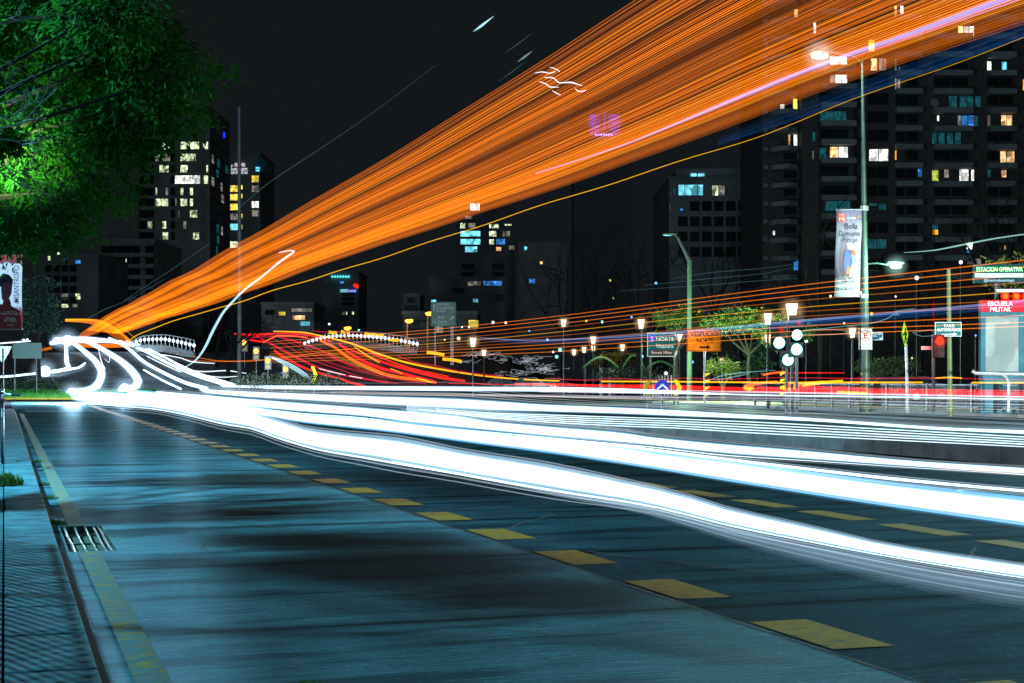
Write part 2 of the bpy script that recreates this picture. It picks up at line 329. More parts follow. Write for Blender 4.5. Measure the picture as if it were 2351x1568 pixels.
for k in range(70):
    s_, t_ = random.uniform(.8, 7.8), random.uniform(6.2, 22); w_ = random.uniform(.008, .022); ck.add([(s_-w_*1.6, t_-w_*.7, .0045), (s_+w_, t_-w_, .0045), (s_+w_*1.8, t_+w_*.5, .0045), (s_-w_*.4, t_+w_, .0045)], [(0, 1, 2, 3)])
crack((4.02, 6.2), (4.02, 60), .028, 260, .018)
o = struct(ck, "road_cracks", mat("crack_tar", (.012, .012, .012), .9)); o.rotation_euler = (0, 0, ANG)
# pavement across the far carriageway, with the park behind it
struct(MB().rbox(34.7, 62, -20, 82, -.4, .13), "pavement", mat("pavement_tiles", (.16, .17, .17), .6, nscale=3))
struct(MB().rbox(37, 130, 83, 150, -.4, .1), "park_lawn", mat("dark_lawn", (.012, .03, .010), .9, nscale=5, bump=.6))
rsheet("crossing_line", [(29.5, 34.2, 56.2, 56.6), (29.4, 29.8, 56.6, 63)], .008, M_WHT)

# ------------------------------------------------------------------ drain, kerbside weeds, median kerb, road studs
gr = thing("drain_grate", "rusty steel drain grate set in the bus lane beside the kerb", "drain grate", rd(.69, 14.3, 0))
M_RUST = mat("worn_steel", (.22, .22, .22), .38, .85, 20, .4)
pit = MB(); pit.rbox(HOLE[0], HOLE[1], HOLE[2], HOLE[3], -.12, -.09)
for a in ((HOLE[0]-.02, HOLE[0], HOLE[2], HOLE[3]), (HOLE[1], HOLE[1]+.02, HOLE[2], HOLE[3]), (HOLE[0], HOLE[1], HOLE[2]-.02, HOLE[2]), (HOLE[0], HOLE[1], HOLE[3], HOLE[3]+.02)): pit.rbox(*a, -.4, -.003)
build(pit, "pit", mat("pit_concrete", (.05, .07, .04), .9), gr)
for s in (.545, .635, .725, .80, .845):
    build(MB().tube([rd(s+.006*math.sin(t*2.1+s*9), t, -.012) for t in np.linspace(HOLE[2], HOLE[3], 12)], .011, 6), "bar", M_RUST, gr)
for t in (13.85, 14.65): build(MB().tube([rd(HOLE[0], t, -.012), rd(HOLE[1], t, -.012)], .009, 6), "crossbar", M_RUST, gr)
M_WEED = mat("weed_leaf", (.035, .10, .012), .6, nscale=20, trans=.3)
def tuft(name, label, p, r, h, n, cat="weed", group=None, m=None):
    mb = MB()
    for i in range(n):
        a = random.uniform(0, 6.283); q = r*random.random()**.6; x, y = q*math.cos(a), q*math.sin(a); hh = h*random.uniform(.4, 1)*(1-.5*q/r); lx, ly = random.uniform(-.5, .5)*hh, random.uniform(-.5, .5)*hh; w = h*.09
        mb.add([(p[0]+x-w, p[1]+y, p[2]), (p[0]+x+w, p[1]+y, p[2]), (p[0]+x+lx+w*.8, p[1]+y+ly, p[2]+hh*.7), (p[0]+x+lx*1.6, p[1]+y+ly*1.6, p[2]+hh)], [(0, 1, 2, 3)])
    return build(mb, name, m or M_WEED, None, label, cat, group, loc=p)
tuft("weed", "bushy dark green weed spilling over the kerb slabs at the left edge", rd(.03, 19.3, .15), .17, .2, 320)
tuft("weed", "small flat weed growing on the open concrete of the bus lane", rd(1.32, 7.1, 0), .07, .035, 60)
for i, (t, wh) in enumerate(((15.7, "just beyond the drain grate"), (21.5, "third tuft past the drain grate"), (19.0, "second tuft past the drain grate"), (27.5, "farthest of the gutter tufts"))):
    tuft("weed", "low weed tuft in the gutter "+wh, rd(.46+.02*i, t, 0), .10, .07, 70, group="weeds in the gutter")
md_ = thing("median_kerb", "low concrete median of jointed blocks between the two carriageways", "median", rd(15.75, 30, 0))
M_MED = mat("median_concrete", (.14, .145, .15), .75, nscale=2, namt=.4, bump=.3)
bl = MB(); t = 16.0
while t < 62: bl.rbox(15.6, 15.95, t, t+.985, -.4, .34); t += 1.0
build(bl, "block", M_MED, md_)
M_STUD = mat("stud_plastic", (.55, .55, .5), .3)
for (u, v), wh in (((1803, 1078), "nearer the middle of the picture"), ((2225, 1129), "nearer the right edge of the picture")):
    p = W(u, v, gY(v)); t = -p[0]*SN+p[1]*CS; s = p[0]*CS+p[1]*SN
    a = thing("road_stud", "pale raised road stud on the dark lane, "+wh, "road stud", p, "road studs on the dark lane")
    build(MB().rbox(s-.13, s+.13, t-.06, t+.06, 0, .028), "body", M_STUD, a); build(MB().rbox(s-.10, s+.10, t-.064, t-.0605, .006, .022), "reflector", mat("stud_reflector", (.6, .75, .7), .15), a)

# ------------------------------------------------------------------ traffic island at the end of the lane
island = MB(); yk = 102.0
xa, xb = -40.0, -25.6
pts_top = []
for j in range(7):
    y = yk+.15+j*2.2
    for i in range(20): x = xa+(xb-xa)*i/19; pts_top.append((x, y, .16+zg(x, y)+.10*j**.6))
island.add(pts_top, [(j*20+i, j*20+i+1, (j+1)*20+i+1, (j+1)*20+i) for j in range(6) for i in range(19)])
struct(island, "island_lawn", mat("island_turf", (.012, .09, .008), .9, nscale=8, namt=.4, bump=.8))
gb = MB()
for i in range(5200):
    x = random.uniform(xa, xb-.3); y = yk+.2+12.5*random.random()**1.4; z = .16+zg(x, y)+.10*((y-yk-.15)/2.2)**.6; h = random.uniform(.06, .16); w = .03; dx = random.uniform(-.06, .06)
    gb.add([(x-w, y, z), (x+w, y, z), (x+dx, y+.02, z+h)], [(0, 1, 2)])
build(gb, "grass", mat("grass_blade", (.02, .16, .01), .7, nscale=3, trans=.3), kind="stuff", label="short bright green grass on the traffic island", cat="grass")
M_KY = marking_mat("kerb_yellow", (.14, .11, .01), .56, (.12, .12, .1)); M_KW = mat("kerb_white", (.4, .42, .42), .6)
ik = thing("island_kerb", "kerb of the grassy traffic island painted yellow and white", "kerb", (xa, yk, 0))
x = xa; k = 0
while x < xb:
    build(MB().box(x, x+1.06, yk-.12, yk+.14, -.2, .19), "kerb_stone", M_KY if x < -28.9 else (M_KW if k % 2 else mat("kerb_plain", (.2, .21, .21), .7)), ik); x += 1.09; k += 1

rl = thing("railing", "black picket railing beside the kerb, just outside the left edge", "railing", rd(-.35, 6, .14))
for z in (.12, 1.0): build(MB().rbox(-.365, -.335, -1, 13.5, .14+z, .18+z), "rail", mat("black_metal", (.015, .016, .018), .45, .4, 8), rl)
for k in range(90): build(MB().rbox(-.36, -.34, -.9+k*.16, -.865+k*.16, .30, 1.14), "picket", mat("black_metal", (.015, .016, .018), .45), rl)
# ------------------------------------------------------------------ foliage
def leaf_cloud(mb, blobs, n, size, droop=.5, aspect=2.6):
    """many small leaves on short drooping sprays spread through a set of overlapping blobs"""
    wts = np.array([b[3]*b[4]*b[5] for b in blobs]); wts = wts/wts.sum()
    for _ in range(n):
        b = blobs[rng.choice(len(blobs), p=wts)]
        d = rng.normal(size=3); d /= np.linalg.norm(d); r = rng.random()**.45
        c = np.array(b[:3])+d*r*np.array(b[3:6])
        ax = np.array((d[0], d[1]*.6, -droop*rng.random()))+rng.normal(size=3)*.35; ax /= np.linalg.norm(ax)
        q = np.cross(ax, rng.normal(size=3)); q /= np.linalg.norm(q)
        for k in range(5):
            s = size*rng.uniform(.6, 1.3); o = c+ax*size*.55*k*rng.uniform(.6, 1.2)+rng.normal(size=3)*size*.22
            a2 = ax+rng.normal(size=3)*.5; a2 /= np.linalg.norm(a2); q2 = np.cross(a2, q); q2 /= max(np.linalg.norm(q2), 1e-6); w = s/aspect/2
            mb.add([o, o+a2*s*.45+q2*w, o+a2*s, o+a2*s*.45-q2*w], [(0, 1, 2, 3)])
def branch(mb, p, d, L, r, depth, spread=.55, up=.1, k=5):
    n = 4; pts = [np.array(p, float)]; dd = np.array(d, float)
    for i in range(n):
        dd = dd+rng.normal(size=3)*.13+np.array((0, 0, up*.3)); dd /= np.linalg.norm(dd); pts.append(pts[-1]+dd*L/n)
    mb.tube(pts, np.linspace(r, r*.55, n+1), k if depth > 0 else 3)
    if depth > 0:
        for i in range(rng.integers(2, 4)):
            nd = dd+rng.normal(size=3)*spread; nd /= np.linalg.norm(nd); j = rng.integers(2, n+1)
            branch(mb, pts[j], nd, L*rng.uniform(.55, .8), r*.5, depth-1, spread, up, 4)
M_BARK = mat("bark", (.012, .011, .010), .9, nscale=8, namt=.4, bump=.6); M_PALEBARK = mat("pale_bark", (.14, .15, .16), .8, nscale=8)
M_NIGHT = mat("black_bark", (.005, .005, .005), .9, spec=.05)  # bark set near black so the bare trees stay dark
def tree(label, base, h_tr, r_tr, blobs, n, size, m, group=None, cat="tree", name="tree", limbs=5, droop=.5):
    a = thing(name, label, cat, base, group); tr = MB()
    tr.tube([np.array(base)+np.array((.02*h_tr*math.sin(i*1.3), 0, h_tr*i/5-.1)) for i in range(6)], np.linspace(r_tr, r_tr*.6, 6), 9)
    top = np.array(base)+np.array((0, 0, h_tr))
    for b in blobs[:limbs]:
        c = np.array(b[:3]); mid = (top*.5+c*.5)+np.array((0, 0, -.1*h_tr)); tr.tube([top-np.array((0, 0, .15)), mid, c], [r_tr*.5, r_tr*.32, r_tr*.12], 6)
    build(tr, "trunk", M_BARK, a); mb = MB(); leaf_cloud(mb, blobs, n, size, droop); build(mb, "crown", m, a); return a
def blobs_px(lst, Y): return [(*W(u, v, Y+dy), rw/F*Y, rw/F*Y*.8, rh/F*Y) for u, v, rw, rh, dy in lst]
M_LEAF = mat("street_tree_leaf", (.008, .052, .005), .75, nscale=1.6, namt=.7, trans=.45, spec=.06)
# the big street tree whose crown hangs into the upper left; its trunk stands on the footpath outside the picture
BT = blobs_px([(60, 30, 160, 90, 0), (230, 30, 130, 90, -1), (320, 110, 130, 90, 1), (430, 165, 85, 60, 0), (150, 190, 150, 110, 1), (300, 240, 140, 90, 0), (420, 250, 75, 55, 1), (60, 320, 110, 90, -1), (190, 330, 130, 80, 0),
               (290, 320, 90, 70, 1), (130, 440, 120, 70, 0), (240, 440, 80, 55, 1), (40, 470, 110, 70, 0), (110, 530, 110, 45, 1), (20, 560, 70, 40, 1), (330, 60, 60, 60, 0), (-120, 150, 160, 160, 0), (-120, 420, 150, 120, 0), (60, -120, 260, 120, 0)], 20)
base_t = rd(-2.6, 18.2, .14)
bt = thing("street_tree", "large leafy green tree overhanging the upper left of the road", "tree", base_t)
tr = MB(); tr.tube([base_t+np.array((0, 0, z)) for z in (-.1, 1.2, 2.4, 3.6)], [.28, .24, .22, .2], 10)
for b in BT: c = np.array(b[:3]); s0 = base_t+np.array((0, 0, 3.5)); tr.tube([s0, s0*.5+c*.5+np.array((0, 0, -.25)), c], [.06, .035, .01], 6)
build(tr, "trunk", M_BARK, bt); mb = MB(); leaf_cloud(mb, BT, 8500, .11, 1.0, 3.0)
build(mb, "crown", M_LEAF, bt)
# the lamp that lights this tree from inside its crown, just outside the frame
tl_ = bpy.data.lights.new("tree_uplight", 'SPOT'); tl_.energy = 12000; tl_.color = (.60, 1.0, .32); tl_.spot_size = math.radians(36); tl_.spot_blend = 1.0; tl_.shadow_soft_size = .1
to_ = bpy.data.objects.new("tree_uplight", tl_); COL.objects.link(to_); to_.location = tuple(W(-70, 440, 17.0)); to_.rotation_euler = (Vector(W(45, 325, 19.6))-to_.location).to_track_quat('-Z', 'Y').to_euler()
# bare twigs lit pale blue in front of it
for k, (lab, ps) in enumerate((("bare pale blue twigs reaching in at the left edge over the green crown", ((-60, 300), (-60, 330), (-60, 215), (-60, 120))), )):
    a = thing("bare_tree", lab, "tree", rd(-1.6, 12.2, .14)); mb = MB(); b0 = rd(-1.6, 12.2, .14)
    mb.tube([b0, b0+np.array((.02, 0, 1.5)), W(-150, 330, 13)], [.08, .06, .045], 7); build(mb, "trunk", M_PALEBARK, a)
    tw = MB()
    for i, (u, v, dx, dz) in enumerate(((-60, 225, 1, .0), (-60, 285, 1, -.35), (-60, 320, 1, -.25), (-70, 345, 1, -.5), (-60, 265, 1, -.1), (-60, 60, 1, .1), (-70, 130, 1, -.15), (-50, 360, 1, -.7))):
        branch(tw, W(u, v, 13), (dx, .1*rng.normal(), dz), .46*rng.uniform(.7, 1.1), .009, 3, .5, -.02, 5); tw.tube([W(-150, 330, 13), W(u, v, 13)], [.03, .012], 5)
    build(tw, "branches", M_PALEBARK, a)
lamp("footpath_lamp", W(-260, 420, 10.5), 9, (.35, .75, 1.0), .1)
# the tree over the footpath beside the camera (above the frame) that shades the near lane from the street lamp
SH = []
for s_, t_, rs, rt in ((2.3, 13.6, .7, .55), (3.1, 12.7, .9, .5), (3.6, 11.6, .8, .7), (2.6, 11.4, .8, .5), (3.0, 10.2, .8, .55), (2.1, 16.2, .6, .3), (3.6, 9.4, .8, .6), (4.3, 10.8, .6, .7), (1.6, 12.1, .5, .3), (2.2, 9.6, .6, .3)):
    f = .5; c = LAMP_P*(1-f)+rd(s_, t_, 0)*f; SH.append((c[0], c[1], c[2], rs*f*.8, rt*f*.8, .12))
bn = rd(-2.4, 7.2, .14)
a = thing("street_tree", "slim roadside tree beside the camera shading the near lane", "tree", bn); tr = MB(); tr.tube([bn, bn+np.array((0, 0, 1.8)), bn+np.array((.1, 0, 3.7))], [.14, .11, .08], 8)
for b in SH: tr.tube([bn+np.array((.1, 0, 3.6)), np.array(b[:3])], [.04, .012], 5)
build(tr, "trunk", M_BARK, a); mb = MB(); leaf_cloud(mb, SH, 1700, .09, .3, 2.2); build(mb, "crown", M_LEAF, a)
# conifer behind the left banner, island shrubs
M_CON = mat("conifer_needle", (.012, .035, .022), .7, nscale=2, namt=.5); M_SHR = mat("shrub_leaf", (.012, .035, .014), .6, nscale=3, namt=.6)
b = W(88, 860, 130); bl = [(*W(88+d, v, 130), w/F*130, w/F*100, 12/F*130) for d, v, w in ((0, 640, 14), (-4, 665, 24), (6, 685, 32), (-3, 705, 34), (4, 725, 36), (0, 745, 34))]
b[2] = zg(b[0], b[1]); tree("dark conifer standing behind the theatre banner at the left edge", b, 3.2, .2, bl, 700, .35, M_CON, limbs=3)
for lab, u, w, h, m_ in (("dark rounded shrub on the island under the triangular sign", 25, 30, 22, 1), ("leafy paler shrub on the island right of the rounded shrub", 85, 40, 26, 1), ("low dark shrub at the far end of the island", 150, 34, 16, 1)):
    p = W(u, 900, 116); p[2] = .3+zg(p[0], p[1]); bl = [(p[0], p[1], p[2]+h/F*116*.6, w/F*116, .8, h/F*116*.75), (p[0]+.6, p[1], p[2]+h/F*116*.4, w/F*80, .8, h/F*116*.5)]
    tree(lab, p, .4, .06, bl, 320, .16, M_SHR, "shrubs on the island", "shrub", "shrub", 2)
# olive-lit park trees and dark bare trees
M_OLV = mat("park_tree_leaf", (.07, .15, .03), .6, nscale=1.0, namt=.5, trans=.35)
def ptree(lab, u, vb, Y, lst, n, size, m, grp): 
    b = W(u, vb, Y); b[2] = zg(b[0], b[1]); top = min(v for _, v, _, _, _ in lst); hz = max((870-sum(q[1] for q in lst)/len(lst))/F*Y-.5, 1.0)
    return tree(lab, b, hz, .16, blobs_px(lst, Y), n, size, m, grp)
PG = "trees lit by the park lanterns"
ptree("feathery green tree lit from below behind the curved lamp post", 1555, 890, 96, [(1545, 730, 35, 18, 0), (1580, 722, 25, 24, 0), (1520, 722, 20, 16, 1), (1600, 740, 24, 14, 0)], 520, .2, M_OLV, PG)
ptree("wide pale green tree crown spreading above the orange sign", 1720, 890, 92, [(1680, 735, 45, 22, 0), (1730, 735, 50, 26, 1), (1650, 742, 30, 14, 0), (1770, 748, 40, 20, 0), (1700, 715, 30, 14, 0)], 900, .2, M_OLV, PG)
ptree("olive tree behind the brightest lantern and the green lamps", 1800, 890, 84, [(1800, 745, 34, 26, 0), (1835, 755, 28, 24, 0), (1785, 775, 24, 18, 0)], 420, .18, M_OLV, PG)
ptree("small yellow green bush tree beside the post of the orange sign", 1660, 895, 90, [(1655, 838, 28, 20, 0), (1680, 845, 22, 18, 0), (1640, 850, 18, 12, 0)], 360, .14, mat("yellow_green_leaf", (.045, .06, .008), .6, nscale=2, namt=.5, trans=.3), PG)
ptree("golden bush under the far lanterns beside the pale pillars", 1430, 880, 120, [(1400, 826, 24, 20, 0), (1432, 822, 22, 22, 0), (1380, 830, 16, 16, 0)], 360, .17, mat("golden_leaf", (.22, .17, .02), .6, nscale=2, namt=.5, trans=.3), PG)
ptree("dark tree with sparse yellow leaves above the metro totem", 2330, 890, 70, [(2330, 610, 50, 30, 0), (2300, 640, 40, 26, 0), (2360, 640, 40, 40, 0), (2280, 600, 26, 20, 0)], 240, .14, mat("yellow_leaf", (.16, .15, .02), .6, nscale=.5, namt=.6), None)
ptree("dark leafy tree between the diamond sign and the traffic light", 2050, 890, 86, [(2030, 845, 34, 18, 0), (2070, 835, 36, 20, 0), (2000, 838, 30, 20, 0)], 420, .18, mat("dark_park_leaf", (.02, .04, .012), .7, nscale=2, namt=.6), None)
ptree("dark conifer shape between the orange sign and the green lamps", 1740, 890, 98, [(1735, 800, 16, 30, 0), (1738, 835, 26, 26, 0)], 300, .2, mat("pine_dark", (.012, .04, .018), .7, namt=.5), None)
BG = "bare dark trees in the park"
for lab, u, Y, h in (("tall bare dark tree left of the curved lamp post", 1462, 105, 15), ("bare dark tree rising behind the orange sign", 1640, 110, 16), ("bare dark tree left of the blue direction sign", 1380, 125, 14), ("broad bare tree below the dim office building", 1290, 130, 15), ("bare dark tree left of the tall banner pole", 1880, 92, 13),
                     ("bare dark tree behind the parked cars", 2110, 95, 12), ("leaning bare tree beside the amber warning lamps", 522, 128, 8), ("thin bare tree right of the grey lamp post", 545, 134, 7), ("bare tree at the foot of the left overpass railing", 497, 140, 8), ("twiggy bare tree rising beside the station screen", 2290, 78, 13)):
    b = W(u, 870, Y); b[2] = zg(b[0], b[1]); a = thing("bare_tree", lab, "tree", b, BG); mb = MB(); mb.tube([b-np.array((0, 0, .2)), b+np.array((.1, 0, h*.18)), b+np.array((.2, 0, h*.34))], [.2, .16, .13], 7); build(mb, "trunk", M_NIGHT, a)
    tw = MB()
    for i in range(5): branch(tw, b+np.array((.2, 0, h*random.uniform(.28, .34))), (rng.normal()*.55, rng.normal()*.4, 1), h*.33, .08, 3, .45, .1)
    build(tw, "branches", M_NIGHT, a)
# low hedge in front of the park
hd = MB(); hb = [(*W(1390+k*14, 862+3*math.sin(k), 112), .9, .8, .55) for k in range(9)]; leaf_cloud(hd, hb, 700, .16)
build(hd, "hedge", M_SHR, None, "dark clipped hedge along the park below the far lanterns", "hedge", loc=W(1440, 880, 112))
hd = MB(); hb = [(*W(560+k*16, 877-4*abs(math.sin(k*1.4)), 104), .8, .7, .5) for k in range(14)]; leaf_cloud(hd, hb, 800, .15)
build(hd, "hedge", mat("dry_hedge_leaf", (.05, .055, .03), .7, nscale=2, namt=.5), None, "low dry grey green planting under the amber warning lamps", "hedge", loc=W(660, 885, 104))
# ------------------------------------------------------------------ buildings
M_DK = mat("dark_facade", (.20, .215, .23), .7, nscale=.15, namt=.3); M_MIDF = mat("grey_facade", (.26, .28, .29), .7, nscale=.15); M_PALE = mat("pale_concrete", (.22, .24, .25), .7, nscale=.3)
M_BRICK = mat("brick_facade", (.085, .075, .072), .85, nscale=1.5, namt=.3); M_GL = mat("dark_glass", (.018, .022, .026), .12, nscale=.4, spec=.7); M_FR = mat("window_frame", (.03, .03, .032), .5, .3)
M_BLUEGL = mat("blue_glass", (.03, .12, .16), .15, nscale=.2); M_TEALC = room("teal_curtain", (.04, .30, .36), .22, 2.2, .5)
R_WARM = room("warm_room", (1.0, .62, .28), 1.15, 1.5); R_WHITE = room("white_room", (.95, .97, .92), 1.4, 1.3); R_GREEN = room("office_room", (.72, .86, .52), .95, 1.2, .95); R_YEL = room("yellow_room", (1.0, .74, .10), 1.3, .8, .6)
R_CYAN = room("cyan_room", (.20, .80, 1.0), 1.1, .7); R_BLUE = room("blue_room", (.06, .32, .95), .8, .8); R_DIM = room("dim_room", (.62, .58, .50), .28, .9); R_LIME = room("lime_room", (.62, .72, .12), .7, 1.2); R_ORG = room("orange_room", (1.0, .42, .05), 1.0, 1.0)
def rect(u0, v0, u1, v1, Y): a = W(u0, v1, Y); b = W(u1, v0, Y); return a[0], b[0], a[2], b[2]
def building(name, label, u0, u1, v0, Y, depth, m, group=None, cat="building", vb=None):
    x0, x1, _, z1 = rect(u0, v0, u1, v0, Y); zb = -.5 if vb is None else W(0, vb, Y)[2]
    o = thing(name, label, cat, ((x0+x1)/2, Y, zb), group)
    build(MB().box(x0, x1, Y, Y+depth, zb, z1), "wall", m, o); 
    build(MB().box(x0-.15, x1+.15, Y-.15, Y+depth+.15, z1, z1+.5), "roof", m, o); return o
def window(o, r, Y, m, frame=True, label=None, mull=0, name="window"):
    x0, x1, z0, z1 = rect(*r, Y)
    if not frame: return build(MB().box(x0, x1, Y-.04, Y+.1, z0, z1), name, m, o)
    t = .09 if (x1-x0) > .8 else .05; f = MB()
    f.box(x0-t, x0, Y-.10, Y, z0-t, z1+t); f.box(x1, x1+t, Y-.10, Y, z0-t, z1+t); f.box(x0, x1, Y-.10, Y, z1, z1+t); f.box(x0, x1, Y-.10, Y, z0-t, z0)
    for k in range(mull): xm = x0+(x1-x0)*(k+1)/(mull+1); f.box(xm-.04, xm+.04, Y-.095, Y-.05, z0, z1)
    w = build(f, name, M_FR, o); build(MB().box(x0+.003, x1-.003, Y-.045, Y-.005, z0+.003, z1-.003), "pane", m, w); return w
def cam_lin(c, sc, off): return lambda r: (r[0]*sc+off[0], r[1]*sc+off[1], r[2]*sc+off[0], r[3]*sc+off[1])

# office tower on the left
YA = 420.0; q = cam_lin(None, .2197, (287, 229.6))
ta = building("office_tower", "dark office tower with greenish lit office windows behind the big green tree", 322, 481, 246, YA, 30, M_DK)
sx = W(481, 0, YA)[0]
rows = [475, 600, 718, 830, 955, 1070, 1190, 1305, 1420]
cellsA = [[(390, 470), (580, 775), (820, 875)], [(320, 470), (580, 740)], [(360, 455), (580, 655), (850, 875)], [(520, 785), (825, 875)], [(320, 335), (425, 450), (580, 610), (680, 710)], [(320, 450), (525, 540), (580, 650), (680, 710)], [(555, 570), (680, 755)], [(235, 285), (390, 430), (610, 640)], [(395, 450), (710, 775)]]
dim = {(1, 0): 0, (7, 2): 1, (4, 1): 1, (5, 1): 1, (6, 0): 1}
for i, y in enumerate(rows):
    for j, (a, b) in enumerate(cellsA[i]):
        r = q((a, y-(42 if i == 3 else 38), b, y+(44 if i == 3 else 38))); window(ta, r, YA, R_DIM if (i, j) in dim else (R_WHITE if i == 3 and j == 0 else R_GREEN), True, mull=max(0, int((b-a)/45)-1))
    for a, b in ((150, 300), (480, 520), (790, 815)):
        window(ta, q((a, y-38, b, y+38)), YA, M_GL, True)
for x in (805, 880): x0, x1, _, _ = rect(*q((x-9, 0, x+9, 1)), YA); build(MB().box(x0, x1, YA-.6, YA-.01, -.5, W(0, 250, YA)[2]), "column", M_MIDF, ta)
for i in range(10):                                                            # receding side face: floor bands and glazing
    z0 = W(0, 229.6+(410+118*i)*.2197, YA)[2]; build(MB().box(sx, sx+.35, YA+.5, YA+29.5, z0-.35, z0), "floor_band", mat("band_blue", (.10, .14, .20), .6), ta)
    for k in range(4):
        if random.random() < .6: y0 = YA+2+k*7+random.uniform(0, 2); build(MB().box(sx, sx+.12, y0, y0+random.uniform(1.5, 4), z0-2.9, z0-.6), "window", random.choice([R_DIM, M_GL, M_GL, M_TEALC]), ta)
for (u, v, w, h) in ((486, 271, 1.6, 12), (491, 284, 2, 12), (515, 310, 1.6, 12)):
    x0, x1, z0, z1 = rect(u-w, v-h/2, u+w, v+h/2, YA+20); build(MB().box(x0, x1, YA+19.7, YA+20.2, z0, z1), "rooftop_light", glow("deep_blue_light", (.01, .03, 1), 1.6, False), ta)
# narrow office tower with yellow windows and the rooftop sign
YB = 510.0
tb = building("office_tower", "narrow tower with yellow lit windows, a rooftop sign and a slanted blue glass top", 526, 598, 352, YB, 30, M_DK)
for y, m_ in ((925, R_YEL), (1015, R_YEL), (1115, R_YEL), (1220, R_DIM), (1325, R_CYAN), (1510, R_GREEN)): window(tb, q((1100, y-32, 1192, y+34)), YB, m_, mull=2)
for y, m_ in ((822, R_YEL), (925, R_DIM), (1090, R_WHITE), (1180, R_DIM)): window(tb, q((1326, y-32, 1396, y+36)), YB, m_, mull=1)
for y in (915, 1005, 1215, 1330): window(tb, q((1212, y-25, 1226, y+18)), YB, R_YEL, False)
text(tb, "EuroAmerica", W(549.5, 389, YB-.3), 3.0, glow("sign_white", (.85, .85, .9), 1.0, False), W(568, 0, YB)[0]-W(531, 0, YB)[0])
for u in (542, 558): build(MB().disc(W(u, 378, YB-.4), 4.4/F*YB, .3), "logo_disc", room("sign_pink", (.8, .66, .68), .75, .3, .3), tb)
c4 = [W(u, v, YB) for u, v in ((599, 358), (618, 376), (607, 401), (591, 384))]; build(MB().prism([(p[0], p[2]) for p in c4], YB-4, YB+8), "glass_top", mat("blue_lit_glass", (.04, .22, .32), .2, nscale=.2), tb)
build(MB().box(*[W(592, 0, YB)[0], W(601, 0, YB)[0]], YB-4.5, YB-4.02, W(0, 397, YB)[2], W(0, 388, YB)[2]), "lit_corner", R_CYAN, tb)
# apartment block with balconies and low building behind the island
YC = 380.0; q2 = cam_lin(None, .2687, (0, 421.3))
tc_ = building("apartment_block", "low grey apartment block with long balcony bands left of the orange sweep", 231, 357, 553, YC, 30, M_MIDF, vb=815)
for y in (520, 615, 710, 803, 895):
    x0, x1, z0, z1 = rect(*q2((862, y-17, 1330, y+17)), YC); build(MB().box(x0, x1, YC-2.2, YC-.01, z0, z1), "balcony", M_PALE, tc_)
    for a, b in ((870, 985), (995, 1115), (1125, 1195), (1245, 1320)): window(tc_, q2((a, y+20, b, y+72)), YC, M_TEALC if (y, a) == (803, 870) else M_GL)
for r, m_ in (((1040, 735, 1056, 790), R_DIM), ((1074, 645, 1082, 695), R_WHITE)): window(tc_, q2(r), YC-.12, m_, False)
tl = building("office_block", "dim low office block with a few lit windows left of the apartment block", 96, 226, 588, 330, 25, M_DK, vb=830)
for r, m_ in (((525, 940, 585, 995), R_DIM), ((645, 940, 690, 990), R_GREEN), ((525, 1030, 585, 1060), R_GREEN), ((475, 1028, 500, 1055), R_GREEN), ((620, 1030, 660, 1055), R_DIM), ((410, 610, 430, 655), R_GREEN), ((545, 640, 552, 655), R_BLUE), ((645, 655, 690, 685), R_BLUE), ((495, 590, 510, 605), R_WARM), ((490, 830, 520, 880), M_TEALC)): window(tl, q2(r), 330, m_, (r[2]-r[0]) > 40, mull=1 if r[2]-r[0] > 40 else 0)
for k in range(4):
    for j in range(4): window(tl, q2((390+j*70, 700+k*90, 440+j*70, 750+k*90)), 330, M_GL)
# mid distance buildings
q3 = cam_lin(None, .2197, (517, 631)); YE = 450.0
te = building("office_building", "dark office building with a lit two colour sign and teal roof lights", 742, 824, 626, YE, 25, M_DK, vb=800)
x0, x1, z0, z1 = rect(781, 664, 819, 672, YE); build(MB().box(x0, (x0+x1)/2, YE-.8, YE-.4, z0, z1), "sign_panel", glow("sign_teal", (.0, .35, .40), .8, False), te); build(MB().box((x0+x1)/2, x1, YE-.8, YE-.4, z0, z1), "sign_panel", glow("sign_blue", (.02, .06, .55), .8, False), te)
text(te, "GRUPO | security", W(800, 668, YE-1.0), .75, glow("sign_white", (.85, .85, .9), 1.0, False), (x1-x0)*.92)
for k in range(7): build(MB().ball(W(763+k*6.2, 635, YE-.5), .32, 8, sz=1.1), "roof_light", glow("teal_lamp", (.1, .9, .9), 1.4, False), te)
for r, m_ in (((1200, 65, 1240, 92), R_BLUE), ((1225, 385, 1275, 415), R_GREEN), ((1325, 385, 1345, 415), R_GREEN), ((1225, 235, 1345, 262), M_GL), ((1225, 285, 1345, 312), M_GL), ((1225, 185, 1345, 212), M_GL)): window(te, q3(r), YE, m_)
for r in ((1358, 110, 1370, 125), (1376, 120, 1390, 140)): build(MB().ball(W((r[0])*.2197+517, r[1]*.2197+631, YE), .55, 8), "warning_light", glow("red_lamp", (1, .02, .01), 1.5, False), te)
YF = 560.0; q4 = cam_lin(None, .3663, (861, 0))
tf = building("apartment_tower", "distant tower showing cyan and white windows under the orange sweep", 1048, 1182, 452, YF, 30, M_DK, vb=800)
